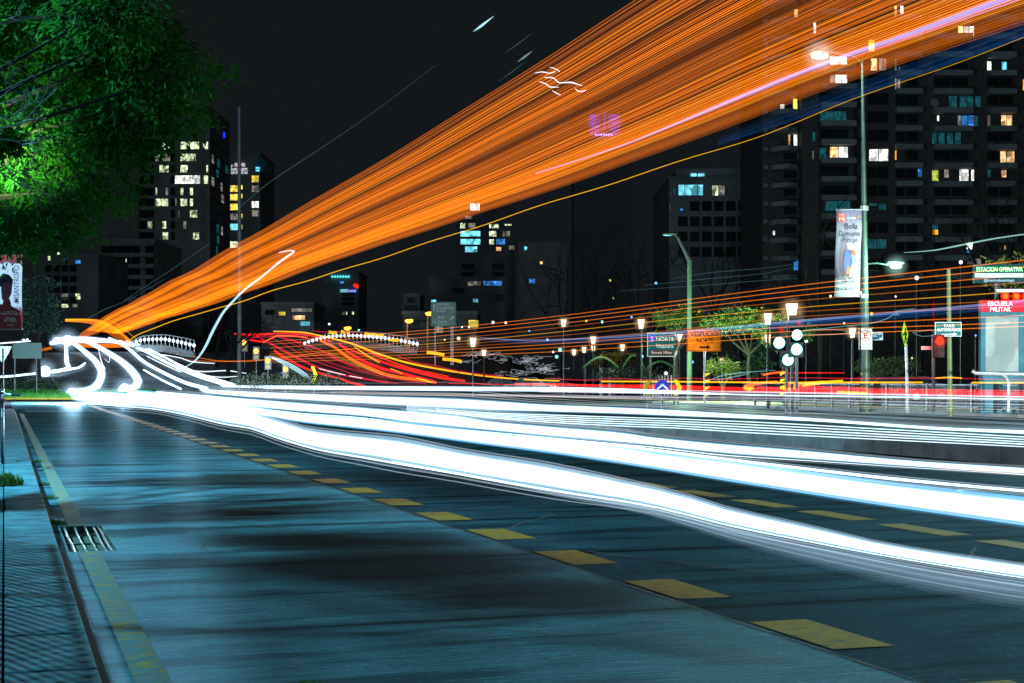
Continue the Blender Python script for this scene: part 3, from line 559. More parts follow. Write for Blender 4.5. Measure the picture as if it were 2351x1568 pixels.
for r, m_ in (((597, 1275, 655, 1318), R_WHITE), ((565, 1352, 608, 1372), R_DIM), ((535, 1398, 566, 1432), R_GREEN), ((585, 1398, 630, 1428), R_DIM), ((535, 1448, 660, 1482), R_CYAN), ((535, 1498, 660, 1532), R_CYAN), ((565, 1545, 640, 1580), R_CYAN), ((716, 1404, 775, 1430), R_GREEN), ((812, 1404, 856, 1414), R_GREEN), ((716, 1448, 760, 1482), R_GREEN), ((800, 1448, 845, 1482), R_DIM), ((716, 1500, 745, 1532), R_GREEN), ((760, 1498, 815, 1532), R_BLUE), ((760, 1548, 790, 1572), R_WARM), ((840, 1538, 872, 1565), R_DIM)): window(tf, q4(r), YF, m_, True, mull=1)
for k in range(4):
    for j in range(2): window(tf, (1060+70*j, 606+k*19, 1088+70*j, 617+k*19), YF, M_GL)
YP = 900.0
tp = building("skyscraper", "very distant dark tower with purple lit louvres seen through the orange sweep", 1318, 1452, 250, YP, 40, mat("black_facade", (.28, .29, .31), .6), vb=800)
R_PUR = room("purple_louvres", (.16, .08, 1.0), .35, .35, .5)
for (a, b) in ((1352, 1378), (1396, 1424)):
    for k in range(6): x0, x1, z0, z1 = rect(a+abs(k-2), 264+k*8, b-abs(k-2), 269+k*8, YP); build(MB().box(x0, x1, YP-1, YP-.02, z0, z1), "louvre", R_PUR, tp)
x0, x1, z0, z1 = rect(1386, 258, 1390, 300, YP); build(MB().box(x0, x1, YP-1, YP-.02, z0, z1), "louvre", R_PUR, tp)
for k in range(7): build(MB().ball(W(1368+k*6, 309, YP-.6), .6, 6), "lamp", glow("violet_lamp", (.5, .3, 1), 2, False), tp)
YH = 270.0; q5 = cam_lin(None, .2745, (1435, 287))
th = building("office_building", "dark office building with a bright cyan corner office beside the apartment tower", 1536, 1760, 412, YH, 30, M_DK, vb=900)
build(MB().box(*(rect(1556, 382, 1760, 412, YH)[:2]), YH+3, YH+24, W(0, 412, YH)[2], W(0, 381, YH)[2]), "penthouse", M_DK, th)
for r, m_ in (((447, 500, 497, 588), R_CYAN), ((502, 500, 602, 588), R_CYAN), ((606, 500, 652, 588), R_CYAN), ((728, 505, 780, 590), R_GREEN), ((786, 505, 833, 590), R_DIM), ((970, 503, 1018, 516), R_GREEN), ((1030, 503, 1130, 514), R_DIM), ((1140, 503, 1180, 522), R_YEL), ((460, 700, 486, 714), R_BLUE), ((970, 776, 1020, 786), M_TEALC), ((380, 530, 390, 590), M_TEALC), ((404, 525, 414, 588), M_TEALC), ((371, 665, 377, 712), R_DIM)): window(th, q5(r), YH, m_, True)
x0, x1, z0, z1 = rect(*q5((562, 388, 614, 410)), YH); build(MB().box(x0, x1, YH+2.8, YH+2.98, z0, z1), "window", R_CYAN, th); x0, x1, z0, z1 = rect(*q5((628, 388, 680, 410)), YH); build(MB().box(x0, x1, YH+2.8, YH+2.98, z0, z1), "window", R_CYAN, th)
for k in range(4):
    for j in range(7): window(th, q5((447+j*100, 640+k*128, 520+j*100, 715+k*128)), YH, M_GL) if not (k == 0 and j in (0,)) else None
tm = building("warehouse", "low pale flat roofed building behind the dark direction sign", 925, 1095, 722, 230, 20, M_MIDF, vb=850)
for r, m_ in (((1002, 734, 1018, 764), R_DIM), ((1076, 735, 1098, 752), R_YEL), ((940, 736, 960, 756), M_GL), ((965, 736, 985, 756), M_GL), ((1022, 736, 1050, 756), M_GL)): window(tm, r, 230, m_)
tn = building("house", "boxy dark house with a pale upper storey and a small cyan window", 925, 964, 680, 270, 14, M_PALE, vb=860)
window(tn, (930, 702, 958, 722), 270, M_GL); window(tn, (936, 684, 952, 694), 270, M_GL)
to = building("apartment_block", "dim mid rise block with blue curtained windows above the far lanterns", 984, 1160, 640, 400, 30, M_DK, vb=860)
for r, m_ in (((1074, 646, 1104, 656), R_DIM), ((1110, 645, 1152, 656), R_BLUE), ((1086, 686, 1097, 694), R_CYAN), ((978+12, 688, 1001, 697), R_CYAN), ((1140, 678, 1156, 690), M_GL), ((1040, 662, 1066, 672), M_GL)): window(to, r, 400, m_)
tq = building("office_building", "low glass fronted building far behind the lamp posts on the left", 600, 720, 700, 260, 16, M_DK, vb=850)
for r, m_ in (((670, 708, 716, 716), R_DIM), ((672, 724, 700, 734), R_WARM), ((690, 738, 712, 748), R_CYAN), ((640, 716, 655, 724), R_YEL), ((610, 712, 630, 722), M_GL)): window(tq, r, 260, m_)
td = building("tower_block", "unlit dark tower block left of the office with the cyan corner", 1190, 1300, 560, 480, 30, mat("black_facade", (.28, .29, .31), .6), vb=860)
for r, m_ in (((1204, 530+36, 1210, 574), R_CYAN), ((1240, 600, 1246, 606), R_WARM), ((1215, 640, 1228, 650), R_BLUE)): window(td, r, 480, m_, False)
# the apartment tower on the right
YI = 220.0; q6 = cam_lin(None, .2687, (1720, 0)); q7 = cam_lin(None, .2379, (1894, 430.5))
ti = building("apartment_tower", "tall brick apartment tower with rows of balconies and scattered lit windows", 1842, 2440, -150, YI, 24, M_BRICK, vb=905)
x0, x1, _, z1 = rect(1757, -150, 1842, 0, YI); build(MB().box(x0, x1, YI+2.5, YI+24, -.5, z1), "wing", M_BRICK, ti)
x0, x1, _, z1 = rect(1880, -150, 1956, 0, YI); build(MB().box(x0, x1, YI-1.6, YI-.002, -.5, z1), "bay", mat("bay_wall", (.07, .068, .07), .8, nscale=.6), ti)
fl = 42.2
for k in range(-5, 15):
    va = 199+fl*k
    for (a, b, off, dep, s0) in ((1878, 1957, 0, 2.8, 0), (2053, 2113, 8, 1.6, 1), (2139, 2226, 9, 1.8, 2), (2265, 2326, 9, 1.8, 3)):
        x0, x1, z0, z1 = rect(a, va+off, b, va+off+12.5, YI); ch = 1.2 if s0 == 0 else 0
        if va > 640: continue
        build(MB().prism([(x0, z0), (x1, z0), (x1, z1), (x0, z1)], YI-dep, YI-(1.605 if s0 == 0 else .005)), "balcony", M_PALE, ti)
    if va < 640:                                                                # the wing's balconies jut out at an angle
        x0, x1, z0, z1 = rect(1770, va+9, 1832, va+20, YI); b = MB(); xm = x0+(x1-x0)*.62
        P6 = [(x0, YI+2.4), (x0+.3, YI+1.0), (xm, YI-.9), (x1, YI+.2), (x1, YI+2.4)]
        b.add([(x, y, z0) for x, y in P6]+[(x, y, z1) for x, y in P6], [(4, 3, 2, 1, 0), (5, 6, 7, 8, 9)]+[(i, (i+1) % 5, (i+1) % 5+5, i+5) for i in range(5)]); build(b, "balcony", M_PALE, ti)
        build(MB().box(rect(1757, 0, 1768, 1, YI)[0], rect(1757, 0, 1768, 1, YI)[1], YI+1.6, YI+2.48, z0+.2, z1+.1), "ledge", M_PALE, ti)
litA = [((385, 80, 415, 165), R_WARM), ((550, 195, 570, 285), R_WHITE), ((1240, 50, 1262, 140), R_WARM), ((1290, 50, 1318, 120), R_WHITE), ((1020, 340, 1070, 440), R_YEL), ((1040, 500, 1092, 602), R_WARM), ((1108, 500, 1170, 602), R_DIM), ((1785, 225, 1830, 312), R_WARM), ((1834, 225, 1920, 312), R_WHITE), ((265, 890, 300, 950), R_WHITE),
        ((375, 845, 410, 940), R_YEL), ((1245, 500, 1258, 600), R_DIM), ((1280, 570, 1288, 600), R_BLUE), ((1245, 670, 1258, 765), R_DIM), ((1268, 680, 1290, 762), R_DIM), ((2032, 525, 2068, 600), R_WHITE), ((2158, 530, 2198, 622), R_CYAN), ((1705, 822, 1775, 915), M_TEALC), ((1798, 822, 1915, 915), M_TEALC), ((1930, 822, 1980, 915), M_TEALC),
        ((1782, 988, 1808, 1080), R_DIM), ((1814, 988, 1920, 1080), R_BLUE), ((1925, 988, 1955, 1080), M_TEALC), ((1605, 988, 1622, 1035), R_WHITE), ((2035, 985, 2060, 1082), R_DIM), ((2152, 985, 2245, 1085), R_WARM), ((1562, 1130, 1602, 1230), M_TEALC), ((1614, 1130, 1670, 1230), M_TEALC), ((1688, 1130, 1742, 1230), M_TEALC), ((1756, 1130, 1808, 1230), M_TEALC),
        ((1025, 1275, 1102, 1376), R_WHITE), ((1108, 1275, 1186, 1376), R_WHITE), ((335, 1150, 350, 1245), R_WARM), ((380, 1150, 412, 1245), R_WHITE), ((540, 1290, 552, 1362), R_DIM), ((540, 1130, 564, 1208), M_TEALC), ((1245, 1285, 1258, 1365), R_ORG), ((2145, 1295, 2196, 1388), R_WARM), ((2200, 1295, 2265, 1388), R_WARM), ((1562, 1455, 1618, 1545), R_LIME), ((1665, 1450, 1706, 1518), R_DIM),
        ((1795, 1450, 1872, 1545), R_WHITE), ((1896, 1450, 1920, 1545), R_WHITE), ((2155, 1455, 2195, 1515), R_WARM), ((2034, 1445, 2064, 1510), M_TEALC), ((1438, 1440, 1476, 1510), R_BLUE), ((2338, 680, 2350, 772), R_ORG), ((140, 355, 156, 420), R_DIM)]
litB = [((1036, 345, 1090, 405), M_TEALC), ((1036, 408, 1090, 456), R_ORG), ((1366, 516, 1432, 596), R_WHITE), ((1368, 598, 1395, 630), R_BLUE), ((1370, 686, 1430, 740), R_DIM), ((1438, 686, 1518, 740), R_DIM), ((425, 152, 508, 178), M_TEALC), ((520, 155, 590, 215), M_TEALC), ((1060, 665, 1100, 760), M_GL), ((1728, 560, 1746, 600), R_WARM), ((405, 500, 590, 590), M_TEALC)]
bay = [((690, 485, 835, 572), R_WHITE), ((690, 640, 732, 738), R_DIM), ((738, 640, 836, 738), R_WHITE), ((690, 1256, 760, 1360), R_WARM), ((766, 1256, 842, 1360), R_WHITE), ((600, 1262, 660, 1368), M_TEALC), ((605, 952, 830, 1045), M_TEALC), ((610, 1108, 840, 1205), M_GL), ((610, 1420, 840, 1518), M_GL)]
occ = []
def lit(r, Y, m_): window(ti, r, Y, m_, True, mull=1 if (r[2]-r[0]) > 22 else 0); occ.append(r)
for r, m_ in litA: lit(q6(r), (YI+2.5) if r[2] < 520 else YI, m_)
for r, m_ in litB: lit(q7(r), YI, m_)
for r, m_ in bay: lit(q6(r), YI-1.6, m_)
lit((1880+14, 461, 1952, 484), YI-1.6, M_TEALC); lit((1758+64, 595, 1832, 620), YI+2.5, R_BLUE); lit((1774, 530, 1779, 540), YI+2.5, R_WHITE)
dark = 0
for k in range(-4, 14):
    for (a, b, Yw) in ((1992, 2012, YI), (2016, 2038, YI), (2058, 2076, YI), (2082, 2106, YI), (2146, 2180, YI), (2186, 2220, YI), (2268, 2290, YI), (2296, 2322, YI), (1884, 1950, YI-1.6), (1800, 1828, YI+2.5)):
        va = 199+fl*k; r = (a, va+16, b, va+40)
        if va > 600 or any(not (r[2] < p[0] or r[0] > p[2] or r[3] < p[1] or r[1] > p[3]) for p in occ): continue
        dark += 1
        if dark < 60: window(ti, r, Yw, M_GL)
        else: build(MB().box(*rect(*r, Yw)[:2], Yw-.05, Yw, *rect(*r, Yw)[2:]), "window", M_GL, ti)
dsh = MB().disc(W(2146, 235, YI-.5), .6, .12); build(dsh, "satellite_dish", M_MIDF, ti)

# ------------------------------------------------------------------ overpass with its lit railings
M_STEEL = mat("galvanised_steel", (.42, .45, .48), .4, .6, 8, .2); M_BULB = glow("railing_lamp", (.72, .90, 1.0), 2.6, False)
def overpass(label, top, bot, Y0, Y1, n):
    us = np.linspace(top[0][0], top[-1][0], n); T = interp(top, us)[:, 0]; B = interp(bot, us)[:, 0]; Ys = np.linspace(Y0, Y1, n)
    o = thing("overpass_railing", label, "railing", W(us[0], B[0], Ys[0]), "railings along the overpass")
    tp_ = [W(us[i], T[i], Ys[i]) for i in range(n)]; bt_ = [W(us[i], B[i], Ys[i]) for i in range(n)]
    build(MB().tube(tp_, .045, 6), "top_rail", M_STEEL, o); build(MB().tube([p*.62+q_*.38 for p, q_ in zip(tp_, bt_)], .035, 5), "middle_rail", M_STEEL, o)
    d = MB(); m_ = len(bt_); V = []
    for p in bt_: V += [p+np.array((0, -.15, .0)), p+np.array((0, .6, .0)), p+np.array((0, .6, -.7)), p+np.array((0, -.15, -.7))]
    d.add(V, [(i*4+k, i*4+(k+1) % 4, i*4+4+(k+1) % 4, i*4+4+k) for i in range(m_-1) for k in range(4)]+[(0, 1, 2, 3), ((m_-1)*4+3, (m_-1)*4+2, (m_-1)*4+1, (m_-1)*4)])
    build(d, "deck_edge", M_DK, o)
    for i in range(n):
        build(MB().tube([bt_[i], tp_[i]], .04, 5), "post", M_STEEL, o)
        c = tp_[i]*.55+bt_[i]*.45+np.array((0, -.14, 0)); build(MB().ball(c, .15, 8, sz=1.2), "lamp", M_BULB, o)
    return o
overpass("white lit overpass railing on the left, below the orange sweep", [(304, 783), (330, 771), (373, 768), (410, 773), (446, 781)], [(304, 797), (330, 791), (373, 792), (410, 799), (446, 808)], 158, 150, 16)
overpass("long curved overpass railing with a row of white lamps in the middle", [(700, 784), (730, 772), (760, 764), (805, 761), (870, 764), (920, 771), (958, 779)], [(700, 793), (730, 786), (760, 782), (805, 782), (870, 788), (920, 795), (958, 803)], 176, 158, 29)
lamp("railing_glow", W(860, 790, 160), 90, (.6, .85, 1)); lamp("railing_glow", W(390, 800, 148), 12, (.6, .85, 1))
# ------------------------------------------------------------------ poles, lamps and signals
M_POLE = mat("grey_pole_paint", (.16, .19, .17), .5, .2, 3); M_GPOLE = mat("green_grey_pole", (.042, .078, .058), .5, .2, 3); M_BLACK = mat("black_metal", (.015, .016, .018), .45, .4, 8); M_DARKM = mat("dark_metal", (.05, .055, .06), .5, .5, 8)
G_WHITE = glow("led_lamp", (.80, 1.0, .95), 22); G_LANT = glow("lantern_glass", (1.0, .80, .52), 2.2); G_AMB = glow("amber_lamp", (1.0, .30, .015), 10, False)
def zbase(u, Y): p = W(u, 870, Y); p[2] = zg(p[0], p[1]); return p
# tall banner pole with two lamps
YL = 66.0; pb = W(1987.5, 0, YL); pb[2] = 0
lp = thing("lamp_post", "very tall green grey lamp post carrying the theatre banner and a parking sign", "lamp post", pb)
ztop = W(0, 140, YL)[2]
build(MB().tube([pb, pb+np.array((0, 0, 2.5)), (pb[0]-.05, YL, ztop*.5), (pb[0]-.14, YL, ztop)], [.20, .17, .12, .055], 14), "pole", M_GPOLE, lp)
build(MB().cyl(pb[0], YL, 0.1, .45, .27, .22, 12), "base", M_GPOLE, lp)
build(MB().tube([(pb[0]-.14, YL, ztop-.1), (pb[0]-.5, YL-.2, ztop+.15), (W(1895, 0, YL)[0], YL-.4, W(0, 122, YL)[2])], .035, 8), "arm", M_DARKM, lp)
hd = W(1882, 127, YL-.4); h1 = build(MB().ball(hd+np.array((0, 0, .1)), .34, 12, 1.35, .6, .4), "lamp_head", M_DARKM, lp); build(MB().ball(hd-np.array((0, 0, .02)), .31, 12, 1.15, .55, .42), "lens", G_WHITE, h1); halo(hd, .34, (.7, .95, .95), .10, h1, 6, .25)
a0 = W(1990, 606, YL); a1 = W(2040, 608, YL-.5); build(MB().tube([a0, (a0+a1)/2+np.array((0, 0, .05)), a1], .035, 8), "arm", M_GPOLE, lp)
h2 = build(MB().ball(a1+np.array((.3, 0, .08)), .30, 12, 1.4, .6, .35), "lamp_head", M_DARKM, lp); build(MB().ball(W(2057, 611, YL-.5), .19, 12, 1.3, .7, .55), "lens", G_WHITE, h2); halo(W(2057, 611, YL-.5), .24, (.5, .9, .75), .10, h2, 6, .25)
for z in (W(0, 478, YL)[2], W(0, 680, YL)[2]): build(MB().cyl(pb[0]-.05, YL, z-.09, z+.09, .17, None, 12), "collar", M_STEEL, lp)
lamp("post_lamp", W(2057, 613, YL-1.2), 1500, (.55, 1.0, .85), .2); lamp("post_lamp", W(1882, 131, YL-1.6), 1100, (.85, 1.0, .95), .3)
# unseen street lamp added on the right to light the signs and pavement
b = np.array((17.5, 41.0, 0)); o = thing("lamp_post", "tall street lamp added outside the frame on the right to light the signs", "lamp post", b)
build(MB().tube([b, b+np.array((0, 0, 10))], [.15, .08], 12), "pole", M_GPOLE, o); build(MB().tube([b+np.array((0, 0, 9.9)), b+np.array((-1.2, -.5, 10.3))], .05, 8), "arm", M_GPOLE, o)
build(MB().ball(b+np.array((-1.3, -.55, 10.3)), .3, 12, 1.4, .7, .4), "lamp_head", M_DARKM, o); lamp("pavement_fill_light", b+np.array((-1.3, -.55, 10.0)), 17000, (.62, .97, 1.0), .25)
# the curved head lamp post in the park
Yc = 93.0; b = zbase(1583, Yc)
o = thing("lamp_post", "green lit lamp post with its top bent over to the left, beside the orange sign", "lamp post", b)
build(MB().tube([b, W(1583, 597, Yc)], [.17, .14], 12), "pole", mat("green_lit_pole", (.03, .075, .05), .5, .1, 3), o)
build(MB().tube([W(1583, 599, Yc), W(1570, 572, Yc), W(1556, 545, Yc), W(1548, 538, Yc)], [.14, .11, .08, .06], 10), "arm", M_DARKM, o)
hh = build(MB().ball(W(1538, 537, Yc), .30, 12, 1.6, .7, .35), "lamp_head", M_DARKM, o); build(MB().ball(W(1533, 540, Yc), .22, 10, 1.3, .6, .2), "lens", glow("teal_lens", (.2, .8, .85), 1.5, False), hh)
lamp("park_glow", W(1570, 800, 89), 2400, (.62, 1.0, .5), .3); lamp("park_glow", W(1720, 790, 87), 3200, (.66, 1.0, .5), .3)
# plain pole left of centre
Yp = 128.0; b = zbase(550, Yp); o = thing("lamp_post", "plain tall grey mast standing before the narrow tower on the left", "lamp post", b)
build(MB().tube([b, W(550, 560, Yp), W(549, 245, Yp)], [.19, .17, .12], 12), "pole", mat("grey_mast", (.045, .05, .053), .6, .1, 3), o); build(MB().cyl(b[0], b[1], b[2], b[2]+.3, .28, .24), "base", M_DARKM, o)
b = W(2178, 0, 60); b[2] = .1; 
# park lanterns: tapered glass lantern on a slim post
def lantern(label, u, v, hpx, Y, m=G_LANT, post=True):
    c = W(u, v, Y); h = hpx/F*Y; w = h*.31; zb = zg(c[0], c[1])
    o = thing("park_lantern", label, "lantern", (c[0], c[1], zb), "park lanterns")
    if post: build(MB().tube([(c[0], Y, zb), (c[0], Y, c[2]-h*.55)], [.075, .05], 8), "post", M_BLACK, o)
    k = MB(); z0, z1 = c[2]-h*.5, c[2]+h*.34; r0, r1 = w*.55, w
    k.tube([(c[0], Y, z0), (c[0], Y, z1)], [r0, r1], 8); build(k, "glass", m, o, smooth=False)
    build(MB().tube([(c[0], Y, z1), (c[0], Y, z1+h*.10), (c[0], Y, z1+h*.2)], [r1*1.12, r1*.7, .03], 8), "cap", M_BLACK, o)
    build(MB().cyl(c[0], Y, z0-h*.06, z0, r0*1.1, None, 8), "cradle", M_BLACK, o); halo((c[0], Y, c[2]), h*.42, (1.0, .66, .32), .075, o)
for a in (("largest and brightest park lantern, above the green signal lamps", 1818, 713, 46, 60), ("park lantern left of the blue direction sign and of the bent lamp post", 1472, 742, 25, 88), ("park lantern just left of the brightest lantern", 1763, 730, 30, 74), ("small park lantern between the blue and orange signs", 1561, 774, 20, 108),
          ("park lantern beside the no parking sign", 1957, 762, 26, 72), ("lone park lantern right of the dark direction sign", 1086, 784, 24, 112), ("lower small lantern right of the dark direction sign", 1111, 809, 16, 124), ("tall park lantern above the centre of the railing park", 1294, 740, 20, 112), ("park lantern above the pale pillars", 1362, 780, 20, 118),
          ("small lantern just below the one above the pale pillars", 1362, 799, 14, 128), ("small lantern left of the pale pillars", 1341, 802, 15, 126), ("lowest left lantern of the far cluster", 1318, 808, 15, 130), ("lantern right of the pale pillars", 1429, 797, 17, 118), ("small lantern under the largest crown, left of the green lamps", 1657, 828, 14, 104), ("lantern hanging low left of the green lamps", 1763, 776, 22, 80)): lantern(*a)
lamp("lantern_light", W(1818, 740, 58.5), 300, (1, .75, .45), .2); lamp("lantern_light", W(1400, 800, 114), 260, (1, .8, .5), .3)
# amber street lamps and warning lamps
for lab, u, v, vb, Y in (("amber street lamp left of the dark direction sign, lower of two", 938, 735, 790, 150), ("amber street lamp beside the dark direction sign, higher of two", 985, 718, 790, 146), ("amber lamp above the middle of the long railing", 797, 752, 775, 168)):
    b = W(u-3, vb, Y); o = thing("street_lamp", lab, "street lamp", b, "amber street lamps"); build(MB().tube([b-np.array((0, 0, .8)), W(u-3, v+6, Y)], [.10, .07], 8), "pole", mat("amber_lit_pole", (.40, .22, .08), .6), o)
    h = build(MB().ball(W(u-1, v-2, Y), .28, 10, 1.6, .8, .5), "lamp_head", M_DARKM, o); build(MB().ball(W(u+1, v+1, Y), .30, 10, 1.3, .8, .8), "lens", G_AMB, h)
lamp("amber_light", W(938, 742, 148), 60, (1, .35, .05), .2)
for i, (u, v, Y) in enumerate(((561, 787, 140), (588, 806, 126), (615, 828, 114), (656, 848, 106))):
    r = 6.5/F*Y; c = W(u, v, Y); zb = zg(c[0], c[1]); o = thing("warning_lamp", ("farthest", "second farthest", "second nearest", "nearest")[i]+" amber warning lamp of the row down the ramp edge", "warning lamp", (c[0], Y, zb), "amber warning lamps")
    build(MB().box(c[0]-r*1.15, c[0]+r*1.15, Y+.02, Y+.16, c[2]-r*3.2, c[2]+r*1.6), "board", M_DARKM, o); build(MB().tube([(c[0], Y+.1, zb), (c[0], Y+.1, c[2]-r*3)], .05, 6), "post", M_DARKM, o)
    build(MB().ball((c[0], Y-.05, c[2]), r, 12, .85, .5, 1), "lamp", glow("amber_signal", (1.0, .42, .06), 4.0, False), o); build(MB().box(c[0]-r*.8, c[0]+r*.8, Y-.01, Y+.015, c[2]-r*2.8, c[2]-r*1.6), "plate", mat("striped_plate", (.35, .22, .05), .5), o)
for u, v, w, Y in ((764, 764, 18, 170), (793, 763, 20, 170), (848, 768, 22, 166), (869, 770, 24, 166), (1000, 811, 40, 118), (1038, 826, 44, 112), (905, 781, 20, 158)):
    P, R = free_path([(u-w/2, v-2, Y, 7), (u, v, Y, 7), (u+w/2, v+(4 if w > 30 else 0), Y, 7)], 8)
    trail("short blurred amber dash of light "+{764: "at the left end over the long railing", 793: "second from left over the long railing", 848: "third from left over the long railing", 869: "fourth from left over the long railing", 905: "above the falling end of the long railing", 1000: "under the dark direction sign", 1038: "right below the dark direction sign, beside white squiggles"}[u], P, R, glow("amber_dash", (1.0, .48, .02), 1.3, False), "amber light dashes")
# traffic lights
G_GREEN = glow("green_signal", (.30, .95, 1.0), 4.5); G_RED = glow("red_signal", (1.0, .03, .012), 3.2); M_SIG = mat("signal_black", (.02, .02, .02), .85, spec=.05)
def signal(label, u, heads, Y, vb, red=None):
    b = W(u, vb, Y); o = thing("traffic_light", label, "traffic light", b, "traffic lights")
    top = min(v for _, v, _, _ in heads); build(MB().tube([b, W(u, top-14, Y+.25)], .06, 8), "pole", M_DARKM, o)
    for (uu, v, rpx, m) in heads:
        c = W(uu, v, Y); r = rpx/F*Y; red_on = m is G_RED; h = MB(); hh = r*5.2; z1 = c[2]+(r*1.4 if red_on else r*3.8)
        h.box(c[0]-r*1.25, c[0]+r*1.25, Y+.06, Y+.32, z1-hh, z1); hd = build(h, "signal_head", M_SIG, o)
        build(MB().ball(c, r, 16, 1, .3, 1), "lens", m, hd); halo(c, r, (1.0, .03, .015) if red_on else (.05, .75, .85), .16 if red_on else .10, hd, 6 if red_on else 3, .2 if red_on else .1); v_ = MB()
        v_.add([(c[0]+1.08*r*math.cos(t), Y+d, c[2]+1.08*r*math.sin(t)) for t in np.linspace(0, math.pi, 9) for d in (.06, -.16)], [(2*i, 2*i+1, 2*i+3, 2*i+2) for i in range(8)]); build(v_, "visor", M_SIG, hd)
        if not red_on: build(MB().ball((c[0]+r*.3, Y, c[2]+r*2.3), r*.4, 8, 1, .5, 1), "lens", glow("red_afterglow", (.8, .02, .01), .8, False), hd)
        build(MB().box(min(c[0], b[0])-.02, max(c[0], b[0])+.02, Y+.14, Y+.2, c[2]-.03, c[2]+.03), "bracket", M_DARKM, o)
signal("pair of bright green signals on the pole below the brightest lantern", 1829, [(1830, 769, 12, G_GREEN), (1829, 802, 13, G_GREEN)], 55, 950)
signal("pair of bright green signals set left of and behind the lantern pole", 1806, [(1789, 787, 13, G_GREEN), (1809, 826, 13, G_GREEN)], 57, 950)
signal("traffic light showing red beside the taxi sign", 2143, [(2157, 782, 10, G_RED)], 56, 945)
build(MB().tube([W(2143, 740, 56.2), W(2143, 690, 56.2)], .035, 6), "red_glow_mast", glow("red_glow_mast", (.5, .01, .01), .25, False), bpy.data.objects["traffic_light.002"])  # red signal light on the mast painted in as its own glow
lamp("red_signal_light", W(2157, 783, 55.0), 160, (1, .03, .02), .12); lamp("green_signal_light", W(1815, 798, 54), 60, (.3, 1, .95), .2)
# ------------------------------------------------------------------ signs
S_GREEN = mat("sign_green", (.012, .10, .10), .8, nscale=2, spec=.08); S_WHITE = mat("sign_white_sheet", (.62, .68, .68), .8, spec=.08); S_ORANGE = mat("sign_orange", (.92, .20, .008), .8, nscale=2, spec=.08); S_BLACK = mat("sign_black", (.012, .012, .015), .8, spec=.08); S_RED = mat("sign_red", (.55, .02, .03), .8, spec=.08); S_BLUE = mat("sign_blue_sheet", (.03, .04, .40), .8, spec=.08); S_BROWN = mat("sign_brown", (.10, .025, .02), .8, spec=.08); S_LIME = mat("sign_lime", (.42, .75, .02), .8, spec=.08); S_YELL = mat("sign_yellow", (.60, .48, .01), .8, spec=.08); S_NAVY = mat("street_name_navy", (.02, .05, .10), .8, spec=.08); S_PURPLE = mat("shield_purple", (.10, .07, .62), .8, spec=.08)
def panel(name, label, cat, r, Y, m, border=None, bw=.04, group=None, d=.04, posts=(), vb=None, pm=None):
    x0, x1, z0, z1 = rect(*r, Y); zb = vb if vb is not None else zg((x0+x1)/2, Y); o = thing(name, label, cat, ((x0+x1)/2, Y, zb), group)
    build(MB().box(x0, x1, Y, Y+d, z0, z1), "panel", m, o)
    if border:
        f = MB(); e = bw; q = bw*.6
        for a in ((x0+q, x1-q, z1-q-e, z1-q), (x0+q, x1-q, z0+q, z0+q+e), (x0+q, x0+q+e, z0+q+e, z1-q-e), (x1-q-e, x1-q, z0+q+e, z1-q-e)): f.box(a[0], a[1], Y-.006, Y-.001, a[2], a[3])
        build(f, "border", border, o)
    for u in posts: x = W(u, 0, Y)[0]; build(MB().tube([(x, Y+d+.05, zb), (x, Y+d+.05, z1-.02)], .055, 8), "post", pm or M_STEEL, o)
    return o
# blue green direction sign with arrow shaped end
Ys = 84.0; o = thing("direction_sign", "blue green road sign with an arrow shaped right end reading NORTE", "direction sign", zbase(1525, Ys))
c = [W(u, v, Ys) for u, v in ((1486, 764), (1551, 764), (1562, 792), (1551, 819), (1486, 819))]
build(MB().prism([(p[0], p[2]) for p in c], Ys+.002, Ys+.04), "panel", S_WHITE, o)
c = [W(u, v, Ys) for u, v in ((1487.5, 765.5), (1550, 765.5), (1560, 792), (1550, 817.5), (1487.5, 817.5))]; build(MB().prism([(p[0], p[2]) for p in c], Ys-.006, Ys+.001), "face", S_GREEN, o)
c = [W(u, v, Ys) for u, v in ((1548.5, 767), (1552.5, 767), (1561, 790), (1553.5, 815.5), (1548, 815.5), (1556, 790))]; build(MB().prism([(p[0], p[2]) for p in c], Ys-.012, Ys-.007), "arrow", S_WHITE, o)
text(o, "NORTE", W(1527, 778, Ys-.012), .21, S_WHITE, .95, .012); text(o, "Vitacura", W(1526, 794, Ys-.012), .22, S_WHITE, .95, .012)
x0, x1, z0, z1 = rect(1494, 804, 1546, 815, Ys); build(MB().box(x0, x1, Ys-.012, Ys-.007, z0, z1), "name_strip", S_BROWN, o); text(o, "Escuela Militar", W(1520, 809.3, Ys-.016), .14, S_WHITE, 1.12, .008)
sh = [W(1497+dx, 778+dy, Ys) for dx, dy in ((-7, -9), (-3.5, -8), (0, -9.5), (3.5, -8), (7, -9), (8, -2), (6.5, 4), (0, 9), (-6.5, 4), (-8, -2))]; build(MB().prism([(p[0], p[2]) for p in sh], Ys-.012, Ys-.007), "route_shield", S_PURPLE, o); text(o, "5", W(1497, 778, Ys-.016), .22, S_WHITE, None, .015)
for u in (1493, 1548): x = W(u, 0, Ys)[0]; build(MB().tube([(x, Ys+.1, 0), (x, Ys+.1, c[0][2])], .05, 8), "post", M_DARKM, o)
